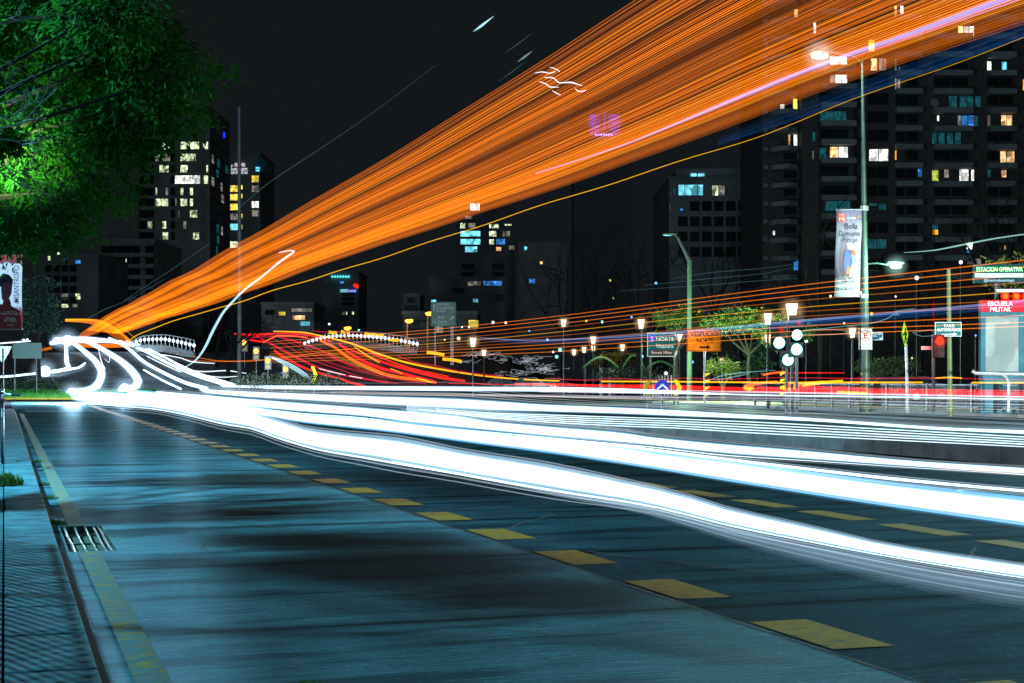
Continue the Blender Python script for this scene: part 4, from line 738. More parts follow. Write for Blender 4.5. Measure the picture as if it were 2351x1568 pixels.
# orange work sign
Ys = 82.0; o = panel("detour_sign", "orange temporary sign reading VESPUCIO NORTE with a right arrow", "road sign", (1577, 755, 1656, 807), Ys, S_ORANGE, S_BLACK, .03, posts=(1618,))
text(o, "VESPUCIO", W(1616, 766.5, Ys-.012), .27, S_BLACK, 1.42, .022); text(o, "NORTE", W(1619, 782, Ys-.012), .26, S_BLACK, .86, .022)
p = [W(u, v, Ys) for u, v in ((1606, 795), (1623, 795), (1623, 791), (1631, 797), (1623, 803), (1623, 799.5), (1606, 799.5))]; build(MB().prism([(q[0], q[2]) for q in p], Ys-.012, Ys-.004), "arrow", S_BLACK, o)
# dim overhead direction sign
Ys = 142.0; o = panel("direction_sign", "dim dark green road sign with two panels reading CENTRO and SUR", "direction sign", (989, 693, 1047, 749), Ys, mat("unlit_sign_green", (.015, .055, .045), .5), S_GREEN, .05, posts=(999, 1036, 1040))
M_DIMT = mat("unlit_lettering", (.20, .28, .26), .5); x0, x1, z0, z1 = rect(989, 720, 1047, 721.2, Ys); build(MB().box(x0, x1, Ys-.008, Ys-.001, z0, z1), "divider", S_GREEN, o)
for s_, u, v, h, w in (("CENTRO", 1017, 699, .24, 1.15), ("Providencia", 1022.5, 706.5, .24, 1.62), ("El Golf", 1013, 713.5, .24, .85), ("SUR", 1013, 728.5, .26, .62), ("La Reina", 1010.5, 738, .24, 1.3), ("Colón", 1016, 744.5, .24, .85)): text(o, s_, W(u, v, Ys-.012), h, M_DIMT, w)
text(o, "5", W(997, 728.5, Ys-.014), .22, S_PURPLE)
p = [W(u, v, Ys) for u, v in ((995.4, 714), (995.4, 703), (993, 703), (996.5, 697), (1000, 703), (997.6, 703), (997.6, 714))]; build(MB().prism([(q[0], q[2]) for q in p], Ys-.012, Ys-.004), "arrow", M_DIMT, o)
p = [W(u, v, Ys) for u, v in ((1032.5, 734.5), (1037.5, 729), (1035.5, 727.2), (1042, 726), (1041, 732.5), (1039, 730.5), (1034, 736))]; build(MB().prism([(q[0], q[2]) for q in p], Ys-.012, Ys-.004), "arrow", M_DIMT, o)
# no parking sign and street name plate on the tall post
Ys = 65.7; o = panel("no_parking_sign", "white sign with a crossed red ring reading NO ESTACIONAR NI DETENERSE", "road sign", (1972, 753, 2003, 803), Ys, S_WHITE, S_BLACK, .014, vb=W(0, 803, Ys)[2])
c = W(1987.3, 770, Ys-.006); r = 12.6/F*Ys
ring = MB(); n = 32; ring.add([(c[0]+rr*math.cos(2*math.pi*i/n), c[1], c[2]+rr*math.sin(2*math.pi*i/n)) for rr in (r, r*.84) for i in range(n)], [(i, (i+1) % n, n+(i+1) % n, n+i) for i in range(n)])
for sg in (1, -1): d = r*.62; ring.add([(c[0]-d-.018, c[1]-.002*sg-.002, c[2]-sg*d), (c[0]-d+.018, c[1]-.002*sg-.002, c[2]-sg*d), (c[0]+d+.018, c[1]-.002*sg-.002, c[2]+sg*d), (c[0]+d-.018, c[1]-.002*sg-.002, c[2]+sg*d)], [(0, 1, 2, 3)])
build(ring, "prohibition_ring", S_RED, o)
text(o, "E", W(1987.3, 770, Ys-.004), .26, S_BLACK, .16, .02)
for s_, v, w in (("NO", 786.5, .15), ("ESTACIONAR", 792, .43), ("NI DETENERSE", 797.6, .47)): text(o, s_, W(1987.5, v, Ys-.01), .075, S_BLACK, w, .004)
Ys = 65.9; o = panel("street_name_plate", "small navy street name plate half hidden behind the no parking sign", "street sign", (1969, 762, 2027, 781), Ys, S_NAVY, S_WHITE, .012, vb=W(0, 781, Ys)[2])
text(o, "FRANCISCO", W(2014, 766.2, Ys-.01), .072, S_WHITE, .38, .006); text(o, "ELO", W(2008.5, 771.5, Ys-.01), .072, S_WHITE, .14, .006); text(o, "44", W(2022, 777, Ys-.01), .07, S_WHITE, .09, .006)
# diamond pedestrian sign, turned partly away
Ys = 60.0; o = thing("pedestrian_sign", "lime yellow diamond pedestrian sign on a pale post", "road sign", W(2082, 940, Ys))
dm = [W(u, v, Ys) for u, v in ((2076, 737), (2091, 767), (2079, 799), (2064.5, 769))]; yo = (0, .34, 0, -.34)
def skew(pts, off, d): 
    k = MB(); n = len(pts); k.add([(p[0], p[1]+f+e, p[2]) for e in (0, d) for p, f in zip(pts, off)], [tuple(range(n-1, -1, -1)), tuple(range(n, 2*n))]+[(i, (i+1) % n, (i+1) % n+n, i+n) for i in range(n)]); return k
build(skew(dm, yo, .03), "panel", S_LIME, o)
cen = sum(dm)/4; inn = [cen+(p-cen)*.90 for p in dm]; b = MB(); b.add([tuple(q+np.array((0, f*k_-.012, 0))) for pts, k_ in ((inn, .9), ([cen+(p-cen)*.85 for p in dm], .85)) for q, f in zip(pts, yo)], [(i, (i+1) % 4, (i+1) % 4+4, i+4) for i in range(4)]); build(b, "border", S_BLACK, o)
pg = MB()
def onsign(u, v): p = W(u, v, Ys); return (p[0], p[1]+(u-2078)/13*.34-.02, p[2])
pg.ball(onsign(2078, 756), .055, 10, .7, .1, 1)
for a in (((2078, 759), (2078, 772), .055), ((2078, 761), (2071, 770), .022), ((2078, 761), (2085, 768), .022), ((2078, 771), (2074.5, 788), .03), ((2078, 771), (2082, 780), .03), ((2082, 780), (2080, 788), .022)): pg.tube([onsign(*a[0]), onsign(*a[1])], a[2], 6)
build(pg, "walking_figure", S_BLACK, o)
build(MB().tube([W(2085, 948, Ys+.4), W(2080, 790, Ys+.1)], .055, 8), "post", M_STEEL, o)
# taxi sign on its own pole
Ys = 58.0; o = panel("taxi_sign", "green sign reading TAXIS AUTORIZADOS with a right arrow, slightly tilted", "road sign", (2146, 739, 2208, 773), Ys, S_GREEN, S_WHITE, .018, vb=.1)
text(o, "TAXIS", W(2179, 748, Ys-.012), .12, S_WHITE, .40, .007); text(o, "AUTORIZADOS", W(2178, 757, Ys-.012), .12, S_WHITE, .88, .007)
p = [W(u, v, Ys) for u, v in ((2161, 767.3), (2189, 765.8), (2189, 763.2), (2198, 767), (2189, 771.5), (2189, 769), (2161, 770))]; build(MB().prism([(q[0], q[2]) for q in p], Ys-.012, Ys-.004), "arrow", S_WHITE, o)
build(MB().tube([W(2182, 955, Ys+.12), W(2178, 618, Ys+.12)], [.095, .075], 10), "pole", mat("mossy_pole", (.09, .13, .05), .6, .1, 4), o)
o = panel("crossing_button_plate", "small unlit red plate with two lines beside the red signal pole", "sign plate", (2115, 795, 2138, 803), 56.1, mat("dark_red_plate", (.10, .015, .015), .5), M_DIMT, .008, vb=W(0, 803, 56.1)[2])
text(o, "PARA CRUZAR\nPULSE BOTON", W(2125, 799, 56.09), .035, M_DIMT, .26)
# keep right beacon and yellow chevrons on the median nose
def chev(label, u, v, w, h, Y, m=S_YELL, flip=1, posts=True):
    o = thing("chevron_marker", label, "chevron sign", zbase(u, Y), "yellow chevron markers"); k = flip
    c = [W(u+k*dx*w, v+dy*h, Y) for dx, dy in ((-.5, -.5), (.0, -.5), (.5, 0), (.0, .5), (-.5, .5), (.0, 0))]; build(MB().prism([(q[0], q[2]) for q in c], Y, Y+.04), "panel", m, o); x = c[5][0]; build(MB().tube([(x, Y+.08, zg(x, Y)), (x, Y+.08, c[1][2])], .035, 6), "post", M_DARKM, o); return o
chev("yellow chevron marker pointing right beside the nearest amber warning lamp", 721, 860, 15, 38, 104)
chev("yellow chevron marker pointing left, left of the blue arrow disc", 1487, 890, 20, 34, 64, flip=-1); chev("yellow chevron marker pointing right, right of the blue arrow disc", 1556, 890, 20, 36, 64)
Ys = 63.0; o = thing("direction_disc", "round blue disc sign with a white upward chevron among the red trails", "road sign", zbase(1518, Ys)); c = W(1521, 889, Ys); build(MB().disc(c, 17/F*Ys, .04, 32), "panel", S_BLUE, o)
p = [W(u, v, Ys) for u, v in ((1508, 897), (1508, 892), (1521, 880), (1534, 892), (1534, 897), (1521, 886))]; build(MB().prism([(q[0], q[2]) for q in p], Ys-.012, Ys-.004), "arrow", S_WHITE, o); build(MB().tube([(c[0], Ys+.1, 0), (c[0], Ys+.1, c[2])], .045, 8), "post", M_DARKM, o)
for i, (u, v) in enumerate(((1624, 880), (1797, 878), (1980, 878))):
    o = thing("hazard_panel", ("yellow striped hazard panel beside the post of the orange sign", "yellow striped hazard panel left of the green signal pole", "yellow striped hazard panel at the foot of the banner post")[i], "hazard marker", zbase(u, 66), "striped hazard panels")
    x0, x1, z0, z1 = rect(u-6, v-26, u+6, v+36, 66); build(MB().box(x0, x1, 66, 66.04, z0, z1), "panel", S_BLACK, o); st = MB()
    for k in range(4): zz = z1-(z1-z0)*(k*.25+.03); hgt = (z1-z0)*.12; st.prism([(x0, zz-hgt*1.3), (x1, zz-hgt*.2), (x1, zz), (x0, zz-.2*hgt)][::-1], 65.985, 65.995)
    build(st, "stripes", S_YELL, o)
# back of signs by the island, left
Ys = 112.0; o = panel("road_sign_back", "large blank grey green back of a road sign on two posts at the left edge", "road sign", (29, 787, 95, 823), Ys, mat("sign_back", (.07, .12, .11), .5, .2), posts=(33, 83), pm=M_BLACK)
Ys = 99.0; o = thing("yield_sign", "grey backed triangular sign on a slim pole at the left edge", "road sign", zbase(8, Ys)); c = [W(u, v, Ys) for u, v in ((-22, 795), (27, 795), (8, 832), (4, 832))]; build(MB().prism([(q[0], q[2]) for q in c], Ys, Ys+.03), "panel", mat("sign_back_light", (.30, .36, .36), .5, .3), o); build(MB().tube([W(8, 932, Ys-.06), W(8, 801, Ys-.06)], .045, 8), "pole", M_BLACK, o)
# ------------------------------------------------------------------ theatre banners
def cloth(r, Y, amp=.05, skew_=0.0, n=10, m_=24):
    x0, x1, z0, z1 = rect(*r, Y); b = MB(); V = []
    for j in range(m_+1):
        for i in range(n+1): f = j/m_; V.append((x0+(x1-x0)*i/n-skew_*f*f+.015*math.sin(f*9), Y+amp*math.sin(i/n*5+f*4)*f-.02*math.sin(i*1.7), z1+(z0-z1)*f))
    b.add(V, [(j*(n+1)+i, (j+1)*(n+1)+i, (j+1)*(n+1)+i+1, j*(n+1)+i+1) for j in range(m_) for i in range(n)]); return b
def banner_mat(name, stops, tex=.06):
    m = bpy.data.materials.new(name); m.use_nodes = True; nt = m.node_tree; b = nt.nodes["Principled BSDF"]; N = nt.nodes.new; L = nt.links.new; tc = N("ShaderNodeTexCoord"); sp = N("ShaderNodeSeparateXYZ"); L(tc.outputs["Generated"], sp.inputs[0])
    n = N("ShaderNodeTexNoise"); n.inputs["Scale"].default_value = 3; L(tc.outputs["Generated"], n.inputs["Vector"]); a = N("ShaderNodeMath"); a.operation = 'MULTIPLY_ADD'; L(n.outputs["Fac"], a.inputs[0]); a.inputs[1].default_value = tex; L(sp.outputs[2], a.inputs[2])
    r = N("ShaderNodeValToRGB"); el = r.color_ramp.elements; el[0].position = stops[0][0]; el[0].color = (*stops[0][1], 1); el[1].position = stops[-1][0]; el[1].color = (*stops[-1][1], 1)
    for p, c in stops[1:-1]: e = el.new(p); e.color = (*c, 1)
    L(a.outputs[0], r.inputs[0]); L(r.outputs[0], b.inputs["Base Color"]); b.inputs["Roughness"].default_value = .45; tr = N("ShaderNodeBsdfTranslucent"); L(r.outputs[0], tr.inputs[0]); mx = N("ShaderNodeMixShader"); mx.inputs[0].default_value = .25; L(b.outputs[0], mx.inputs[1]); L(tr.outputs[0], mx.inputs[2]); L(mx.outputs[0], nt.nodes["Material Output"].inputs[0]); return m
Yb = 65.6; S_INK = mat("banner_ink", (.03, .03, .06), .8, spec=.08)
o = thing("theatre_banner", "lilac theatre banner hanging from the tall lamp post, dated July", "banner", W(1950, 682, Yb))
build(cloth((1920, 482, 1978, 681), Yb, .04, .10), "cloth", banner_mat("banner_lilac", [(0, (0.290, 0.290, 0.310)), (.24, (0.300, 0.300, 0.330)), (.27, (0.060, 0.050, 0.050)), (.38, (0.170, 0.135, 0.200)), (.6, (0.260, 0.230, 0.290)), (.82, (0.275, 0.250, 0.310)), (1, (0.130, 0.110, 0.210))]), o, smooth=True)
for v in (481, 681): build(MB().tube([W(1918, v, Yb), W(1990, v, Yb)], .025, 8), "bar", M_STEEL, o)
Yt = Yb-.10
x0, x1, z0, z1 = rect(1924, 490, 1941, 509, Yt); build(MB().box(x0, x1, Yt, Yt+.01, z0, z1), "emblem", mat("banner_red", (.55, .06, .02), .5), o); text(o, "T", W(1933, 495, Yt-.006), .12, S_WHITE, .12, .008); text(o, "M", W(1932.5, 503, Yt-.006), .12, S_WHITE, .20, .008); text(o, "Condes", W(1956, 500, Yt), .09, S_WHITE, .38)
for i, (u, v) in enumerate(((1968, 496), (1973, 497), (1967, 502), (1974, 503), (1970.5, 500))): build(MB().disc(W(u, v, Yt), .03, .008, 10), "emblem", [S_RED, S_YELL, S_GREEN, S_BLUE, S_ORANGE][i], o)
for s_, u, v, h, w in (("La", 1936, 516, .09, .13), ("Bella", 1955, 519, .24, .52), ("Durmiente", 1951, 536, .24, .88), ("y el", 1933, 551, .09, .13), ("Príncipe", 1952, 552, .24, .62), ("TEATRO MUSICAL", 1947, 640, .10, 1.0), ("FAMILIAR", 1947, 646.5, .10, .55), ("18 al 28 JULIO", 1945, 663.5, .11, .90)): text(o, s_, W(u, v, Yt), h, S_INK, w, .01 if h < .2 else .004)
# two plain colour figures in place of the poster picture
def blob(pts, Y, m, nm): c = [W(u, v, Y) for u, v in pts]; build(MB().prism([(q[0], q[2]) for q in c], Y, Y+.01), nm, m, o)
blob([(1938, 625), (1936, 600), (1939, 580), (1945, 572), (1953, 575), (1955, 600), (1952, 625)], Yt+.02, mat("print_blue", (.04, .06, .20), .6), "printed_shape"); blob([(1942, 630), (1944, 612), (1953, 612), (1952, 630)], Yt+.008, mat("print_rust", (.25, .08, .03), .6), "printed_shape")
blob([(1950, 634), (1955, 612), (1960, 604), (1966, 612), (1970, 636)], Yt-.004, mat("print_white", (.6, .62, .7), .6), "printed_shape"); blob([(1956, 608), (1956, 592), (1961, 584), (1966, 590), (1966, 607)], Yt-.004, mat("print_periwinkle", (.12, .14, .45), .6), "printed_shape")
blob([(1945, 572), (1944, 564), (1948, 560), (1952, 564), (1951, 572)], Yt+.008, mat("print_skin", (.36, .20, .15), .6), "printed_shape"); blob([(1955, 584), (1954, 575), (1959, 572), (1964, 576), (1966, 588), (1961, 586)], Yt-.016, mat("print_auburn", (.20, .05, .02), .6), "printed_shape")
Yb = 76.0; o = thing("theatre_banner", "white and dark red theatre banner hanging at the left edge under the tree", "banner", W(22, 755, Yb))
build(cloth((-14, 586, 50, 755), Yb, .04, .0), "cloth", banner_mat("banner_white_red", [(0, (.16, .012, .02)), (.24, (.20, .02, .03)), (.32, (.22, .14, .18)), (.36, (.42, .46, .52)), (.93, (.50, .56, .62)), (.95, (.14, .05, .06)), (1, (.3, .06, .06))], .10), o, smooth=True)
for v in (585, 756): build(MB().tube([W(-22, v, Yb), W(52, v, Yb)], .03, 8), "bar", M_STEEL, o)
bx = W(-22, 0, Yb)[0]; build(MB().tube([(bx, Yb+.1, .1), (bx, Yb+.1, W(0, 560, Yb)[2])], .09, 10), "post", M_DARKM, o)
Yt = Yb-.10; S_MAR = mat("banner_plum", (.16, .03, .12), .8, spec=.08)
blob([(-12, 755), (-12, 700), (6, 698), (10, 684), (22, 686), (26, 702), (46, 714), (50, 750), (48, 755)], Yt+.03, mat("print_dark_red", (.13, .012, .018), .6), "printed_shape"); blob([(4, 686), (2, 655), (10, 640), (22, 642), (28, 655), (26, 675), (18, 690), (10, 692)], Yt+.02, mat("print_mauve", (.12, .035, .07), .6), "printed_shape"); blob([(0, 660), (-4, 640), (6, 628), (20, 630), (30, 642), (28, 656), (20, 648), (8, 650)], Yt+.012, S_INK, "printed_shape")
text(o, "MISANTROPO", W(37.5, 652, Yt), .27, S_MAR, 1.78, .008, vert=True); text(o, "EL", W(39.5, 694, Yt), .16, S_MAR, .16, .006, vert=True)
for s_, v, h, w in (("Protagonizada por:", 716, .06, .60), ("FRANCISCO MELO", 720.5, .10, .96), ("29 JUN", 731.5, .12, .46), ("AL 14 JUL", 736.5, .12, .62), ("LA SANTA", 746, .09, .36)): text(o, s_, W(24, v, Yt), h, mat("banner_pale_ink", (.42, .40, .46), .6), w, .006)
# ------------------------------------------------------------------ metro totem with its screen
Ym = 58.0; o = thing("metro_totem", "tall teal station totem reading ESCUELA MILITAR with a blank poster panel", "totem", W(2304, 905, Ym))
x0, x1, z0, z1 = rect(2252, 716, 2355, 905, Ym); zb = .13
b = MB(); p0, p1, q0, q1 = rect(2263, 728, 2340, 853, Ym); b.box(x0, p0, Ym, Ym+.28, zb, z1); b.box(p1, x1, Ym, Ym+.28, zb, z1); b.box(p0, p1, Ym, Ym+.28, q1, z1); b.box(p0, p1, Ym, Ym+.28, zb, q0); build(b, "frame", mat("totem_teal", (.03, .11, .14), .8, .0, 2, spec=.08), o)
build(MB().box(p0+.002, p1-.002, Ym+.05, Ym+.22, q0+.002, q1-.002), "poster_panel", room("blank_backlit_poster", (.50, .72, .70), .95, .9, .28), o)
r = rect(2252, 689, 2350, 716, Ym); build(MB().box(r[0], r[1], Ym-.05, Ym+.3, r[2]+.003, r[3]), "name_board", mat("totem_red", (.42, .012, .022), .8, spec=.08), o); text(o, "ESCUELA", W(2297, 697, Ym-.07), .165, S_WHITE, .92, .008); text(o, "MILITAR", W(2297, 710, Ym-.07), .165, S_WHITE, .76, .008)
text(o, "JCDecaux", W(2302, 725.5, Ym-.012), .055, S_BLACK, .3)
for i, u in enumerate((2309, 2334, 2357)): 
    c = [W(u+dx, 680+dy, Ym) for dx, dy in ((-10, 0), (-5.5, -10), (5.5, -10), (11, 0), (6, 9), (-6, 9))]; k = build(MB().prism([(p[0], p[2]) for p in c], Ym-.02, Ym+.12), "logo_diamond", glow("logo_red", (1.0, .035, .012), 1.1, False), o); build(MB().disc(W(u, 680, Ym-.03), 6/F*Ym, .008, 16), "logo_glow", glow("logo_orange", (1.0, .24, .02), 1.3, False), k)
build(MB().box(rect(2290, 670, 2365, 674, Ym)[0], rect(2290, 670, 2365, 674, Ym)[1], Ym-.04, Ym+.2, *rect(2290, 664, 2365, 670, Ym)[2:]), "canopy", M_STEEL, o)
lamp("totem_light", W(2305, 800, Ym-1.0), 16, (.6, .95, 1), .3)
Yd = 59.0; o = thing("station_display", "black electronic display with green ESTACION OPERATIVA lettering above the totem", "display", W(2297, 905, Yd))
r = rect(2237, 606, 2362, 650, Yd); build(MB().box(r[0], r[1], Yd, Yd+.2, r[2], r[3]), "housing", mat("display_black", (.01, .03, .035), .8, spec=.08), o)
r = rect(2239, 611, 2362, 625, Yd); build(MB().box(r[0], r[1], Yd-.012, Yd-.002, r[2], r[3]), "lit_row", glow("row_green", (.0, .35, .07), .7, False), o)
text(o, "ESTACION OPERATIVA", W(2295, 618.3, Yd-.02), .17, glow("led_green", (.45, 1.0, .62), 2.6, False), 1.74, .010)
r = rect(2238, 627, 2350, 637, Yd); build(MB().box(r[0], r[1], Yd-.012, Yd-.002, r[2], r[3]), "lit_row", glow("row_white", (.75, 1, 1), 1.2, False), o); text(o, "1   2   4   4A   5   6", W(2294, 632, Yd-.02), .085, mat("led_off", (.02, .10, .13), .5), 1.6)
text(o, "@metrodesantiago", W(2294, 644, Yd-.02), .10, glow("led_white", (.55, .85, 1.0), 1.4, False), 1.15, .006)
x = W(2290, 0, Yd)[0]; build(MB().tube([(x, Yd+.1, .1), (x, Yd+.1, rect(0, 650, 1, 650, Yd)[2])], .08, 8), "post", M_DARKM, o)
lamp("display_light", W(2295, 628, Yd-.9), 14, (.3, 1, .7), .3)
# ------------------------------------------------------------------ barrier rail and picket fence along the far pavement
M_PICK = mat("fence_dark_paint", (.02, .022, .025), .4, .3, 8)
for i in range(7):
    t0, t1 = 39.0+4.5*i, 39.0+4.5*(i+1)-.03; sF = 34.9
    o = thing("picket_fence", ("dark picket fence panel, "+("outermost at the right edge", "second from the right edge", "third from the right edge", "fourth from the right edge", "fifth from the right edge", "sixth from the right edge", "last of the row, by the tall banner post")[i]), "fence", rd(sF, t0, .13), "picket fence panels along the far pavement")
    for z in (.30, 1.15): build(MB().rbox(sF-.02, sF+.02, t0, t1, z, z+.05), "rail", M_PICK, o)
    for k in range(36): t = t0+.06+k*.122; build(MB().rbox(sF-.008, sF+.008, t, t+.022, .345, 1.145), "picket", M_PICK, o)
    for t in (t0, t0+1.5, t0+3.0): build(MB().rbox(sF-.04, sF+.04, t, t+.10, .1, 1.24), "post", M_PICK, o)
# curved steel handrail at the station entrance
o = thing("handrail", "curved steel handrail in front of the station totem", "handrail", W(2290, 900, 54)); build(MB().tube([W(2232, 852, 54), W(2240, 857, 54), W(2300, 859, 54), W(2420, 860, 54)], .06, 8), "top_rail", M_STEEL, o)
for u in (2296, 2345): build(MB().tube([W(u, 858, 54), W(u+14, 866, 54), W(u+20, 880, 54), W(u+20, 945, 54)], .05, 8), "leg", M_STEEL, o)
# ------------------------------------------------------------------ park furniture: curved green canopies, pale pillars, glowing wall
M_CAN = mat("canopy_green", (.012, .09, .02), .5, nscale=2)
for i, (u0, u1, v0, v1) in enumerate(((1340, 1420, 846, 822), (1428, 1482, 850, 818), (1486, 1548, 846, 832))):
    Y = 116.0; o = thing("park_canopy", ("wide curved green canopy left of the pale pillars", "steep curved green canopy behind the blue direction sign post", "flat green canopy under the blue direction sign")[i], "canopy", zbase((u0+u1)/2, Y), "green park canopies"); b = MB(); V = []
    for k in range(11): f = k/10; a = W(u0+(u1-u0)*f, v0+(v1-v0)*math.sin(f*math.pi), Y); V += [a, a+np.array((0, 3, 0)), a+np.array((0, 3, .15)), a+np.array((0, 0, .15))]
    b.add(V, [(k*4+j, k*4+(j+1) % 4, k*4+4+(j+1) % 4, k*4+4+j) for k in range(10) for j in range(4)]); build(b, "roof", M_CAN, o)
    for u in (u0+6, u1-6): x = W(u, 0, Y)[0]; build(MB().tube([(x, Y+1.5, 0), (x, Y+1.5, W(0, v0-4, Y)[2])], .08, 6), "post", M_DARKM, o)
for i, u in enumerate((1381, 1401)):
    o = thing("pillar", ("pale rounded pillar under the far lanterns, left one", "pale rounded pillar under the far lanterns, right one")[i], "pillar", zbase(u, 121), "pale pillars"); x0, x1, z0, z1 = rect(u-5, 820 if i == 0 else 824, u+5, 868, 121); build(MB().cyl((x0+x1)/2, 121, 0, z1, (x1-x0)/2, None, 12), "shaft", M_PALE, o); build(MB().ball(((x0+x1)/2, 121, z1), (x1-x0)/2, 10), "cap", M_PALE, o)
o = thing("garden_wall", "low glowing white wall behind the railing in the park", "wall", zbase(1525, 118)); x0, x1, z0, z1 = rect(1478, 861, 1560, 874, 118)
build(MB().box(x0, x1, 118, 118.3, -.05, z1), "wall", room("glowing_white_wall", (.62, .70, .74), .55, .5, .3), o)  # brightness of the wall painted in as emission
for k in range(12): x = x0+(x1-x0)*(k+.5)/12; build(MB().box(x-.04, x+.04, 117.6, 117.66, 0, z1+.35), "picket", M_BLACK, o)
# ------------------------------------------------------------------ parked cars behind the fence and the bicycle at the left edge
M_TYRE = mat("tyre", (.015, .015, .015), .8)
def car(label, u, Y, col, head, flip=1):
    b = zbase(u, Y); b[2] = .13; o = thing("parked_car", label, "car", b, "parked cars behind the fence"); L = 4.2; x = lambda f: b[0]+flip*(f-.5)*L
    prof = [(0, .32), (0, .78), (.04, .86), (.20, .92), (.33, 1.40), (.62, 1.43), (.80, .98), (.97, .86), (1, .70), (1, .32)]; sgn = prof if flip > 0 else prof
    bd = MB(); P = [(x(f), b[2]+z) for f, z in prof]; P = P[::-1] if flip > 0 else P; bd.prism(P, Y, Y+1.7); k = build(bd, "body", mat("car_paint_"+("grey", "dark", "red")[col], ((.12, .12, .13), (.02, .022, .03), (.16, .015, .015))[col], .25, .3), o)
    md = k.modifiers.new("b", 'BEVEL'); md.width = .05; md.segments = 2
    g_ = MB(); P = [(x(f), b[2]+z) for f, z in ((.24, .96), (.345, 1.34), (.60, 1.37), (.745, .98))]; g_.prism(P[::-1] if flip > 0 else P, Y-.012, Y+.02); build(g_, "side_window", M_GL, o)
    for f in (.19, .80):
        w = MB().tube([(x(f), Y-.02, b[2]+.32), (x(f), Y+.2, b[2]+.32)], .32, 16); wh = build(w, "wheel", M_TYRE, o); build(MB().tube([(x(f), Y-.035, b[2]+.32), (x(f), Y-.021, b[2]+.32)], .19, 14), "rim", M_STEEL, wh)
    build(MB().ball((x(.975), Y+.25, b[2]+.70), .13, 10, 1, 1.2, .8), "headlight", glow("parked_headlight", (.85, .95, 1), 3, False) if head else M_GL, o); build(MB().box(min(x(.0), x(.015)), max(x(.0), x(.015)), Y+.05, Y+.4, b[2]+.6, b[2]+.75), "tail_light", glow("parked_tail", (.9, .02, .02), 1.2, False), o)
car("dark parked car seen through the fence beside the diamond sign", 2050, 84, 1, True); car("grey parked car with lit headlight between the red signal and the taxi pole", 2110, 88, 0, True); car("dark red parked car half hidden by the banner post", 2005, 90, 2, False, -1)
car("grey parked car at the park edge below the white squiggles", 1215, 124, 0, True); car("dark parked car left of the grey one below the white squiggles", 1150, 128, 1, True, -1); car("dark red parked car beyond the yellow trail's end", 1272, 126, 2, False)
bt_ = rd(-.03, 25.5, .15); o = thing("bicycle", "bicycle leaning along the kerb, its handlebar poking in at the left edge", "bicycle", bt_)
def bp(t, z, s=-.03): return rd(s, 25.5+t, .15+z)
for t, in ((0.0,), (-1.05,)):
    n = 22; w = build(MB().tube([bp(t+.33*math.cos(2*math.pi*i/n), .34+.33*math.sin(2*math.pi*i/n)) for i in range(n+1)], .02, 6, False), "wheel", M_TYRE, o); sp_ = MB()
    for i in range(12): sp_.tube([bp(t, .34), bp(t+.31*math.cos(2*math.pi*i/12), .34+.31*math.sin(2*math.pi*i/12))], .003, 3)
    build(sp_, "spokes", M_STEEL, w)
fr = MB()
for a, c in (((0, .34), (-.16, .92)), ((-.14, .80), (-.62, .32)), ((-.16, .86), (-.72, .80)), ((-.62, .32), (-.74, .90)), ((-.62, .32), (-1.05, .34)), ((-1.05, .34), (-.72, .80))): fr.tube([bp(*a), bp(*c)], .018, 6)
build(fr, "frame", mat("bicycle_paint", (.03, .04, .06), .3, .4), o); build(MB().tube([bp(-.16, .92), bp(-.14, 1.0, -.03), bp(-.10, 1.02, .02), bp(-.12, 1.01, .12)], .014, 8), "handlebar", M_STEEL, o)
build(MB().tube([bp(-.12, 1.01, .10), bp(-.13, 1.005, .24)], .022, 8), "grip", M_BLACK, o); build(MB().ball(bp(-.74, .93), .06, 10, .8, 1.8, .5), "saddle", M_BLACK, o)
o = thing("bicycle_rack", "bright chrome bicycle rack hoop behind the handlebar at the left edge", "bicycle rack", rd(-.05, 27.0, .14))
for k in range(3): build(MB().tube([rd(-.06+.02*k, 26.4+.35*k, .14+z) if z < 1.05 else rd(-.06+.02*k, 26.4+.35*k+.12*(z-1.0)/.1, .14+z) for z in (0, .4, .8, 1.0, 1.08)], .022, 8), "upright", mat("chrome", (.6, .62, .65), .15, 1.0, 20, .1), o)
build(MB().tube([rd(-.06, 26.45, 1.22), rd(-.02, 27.15, 1.24)], .03, 8), "top_rail", mat("chrome", (.6, .62, .65), .15, 1.0), o)

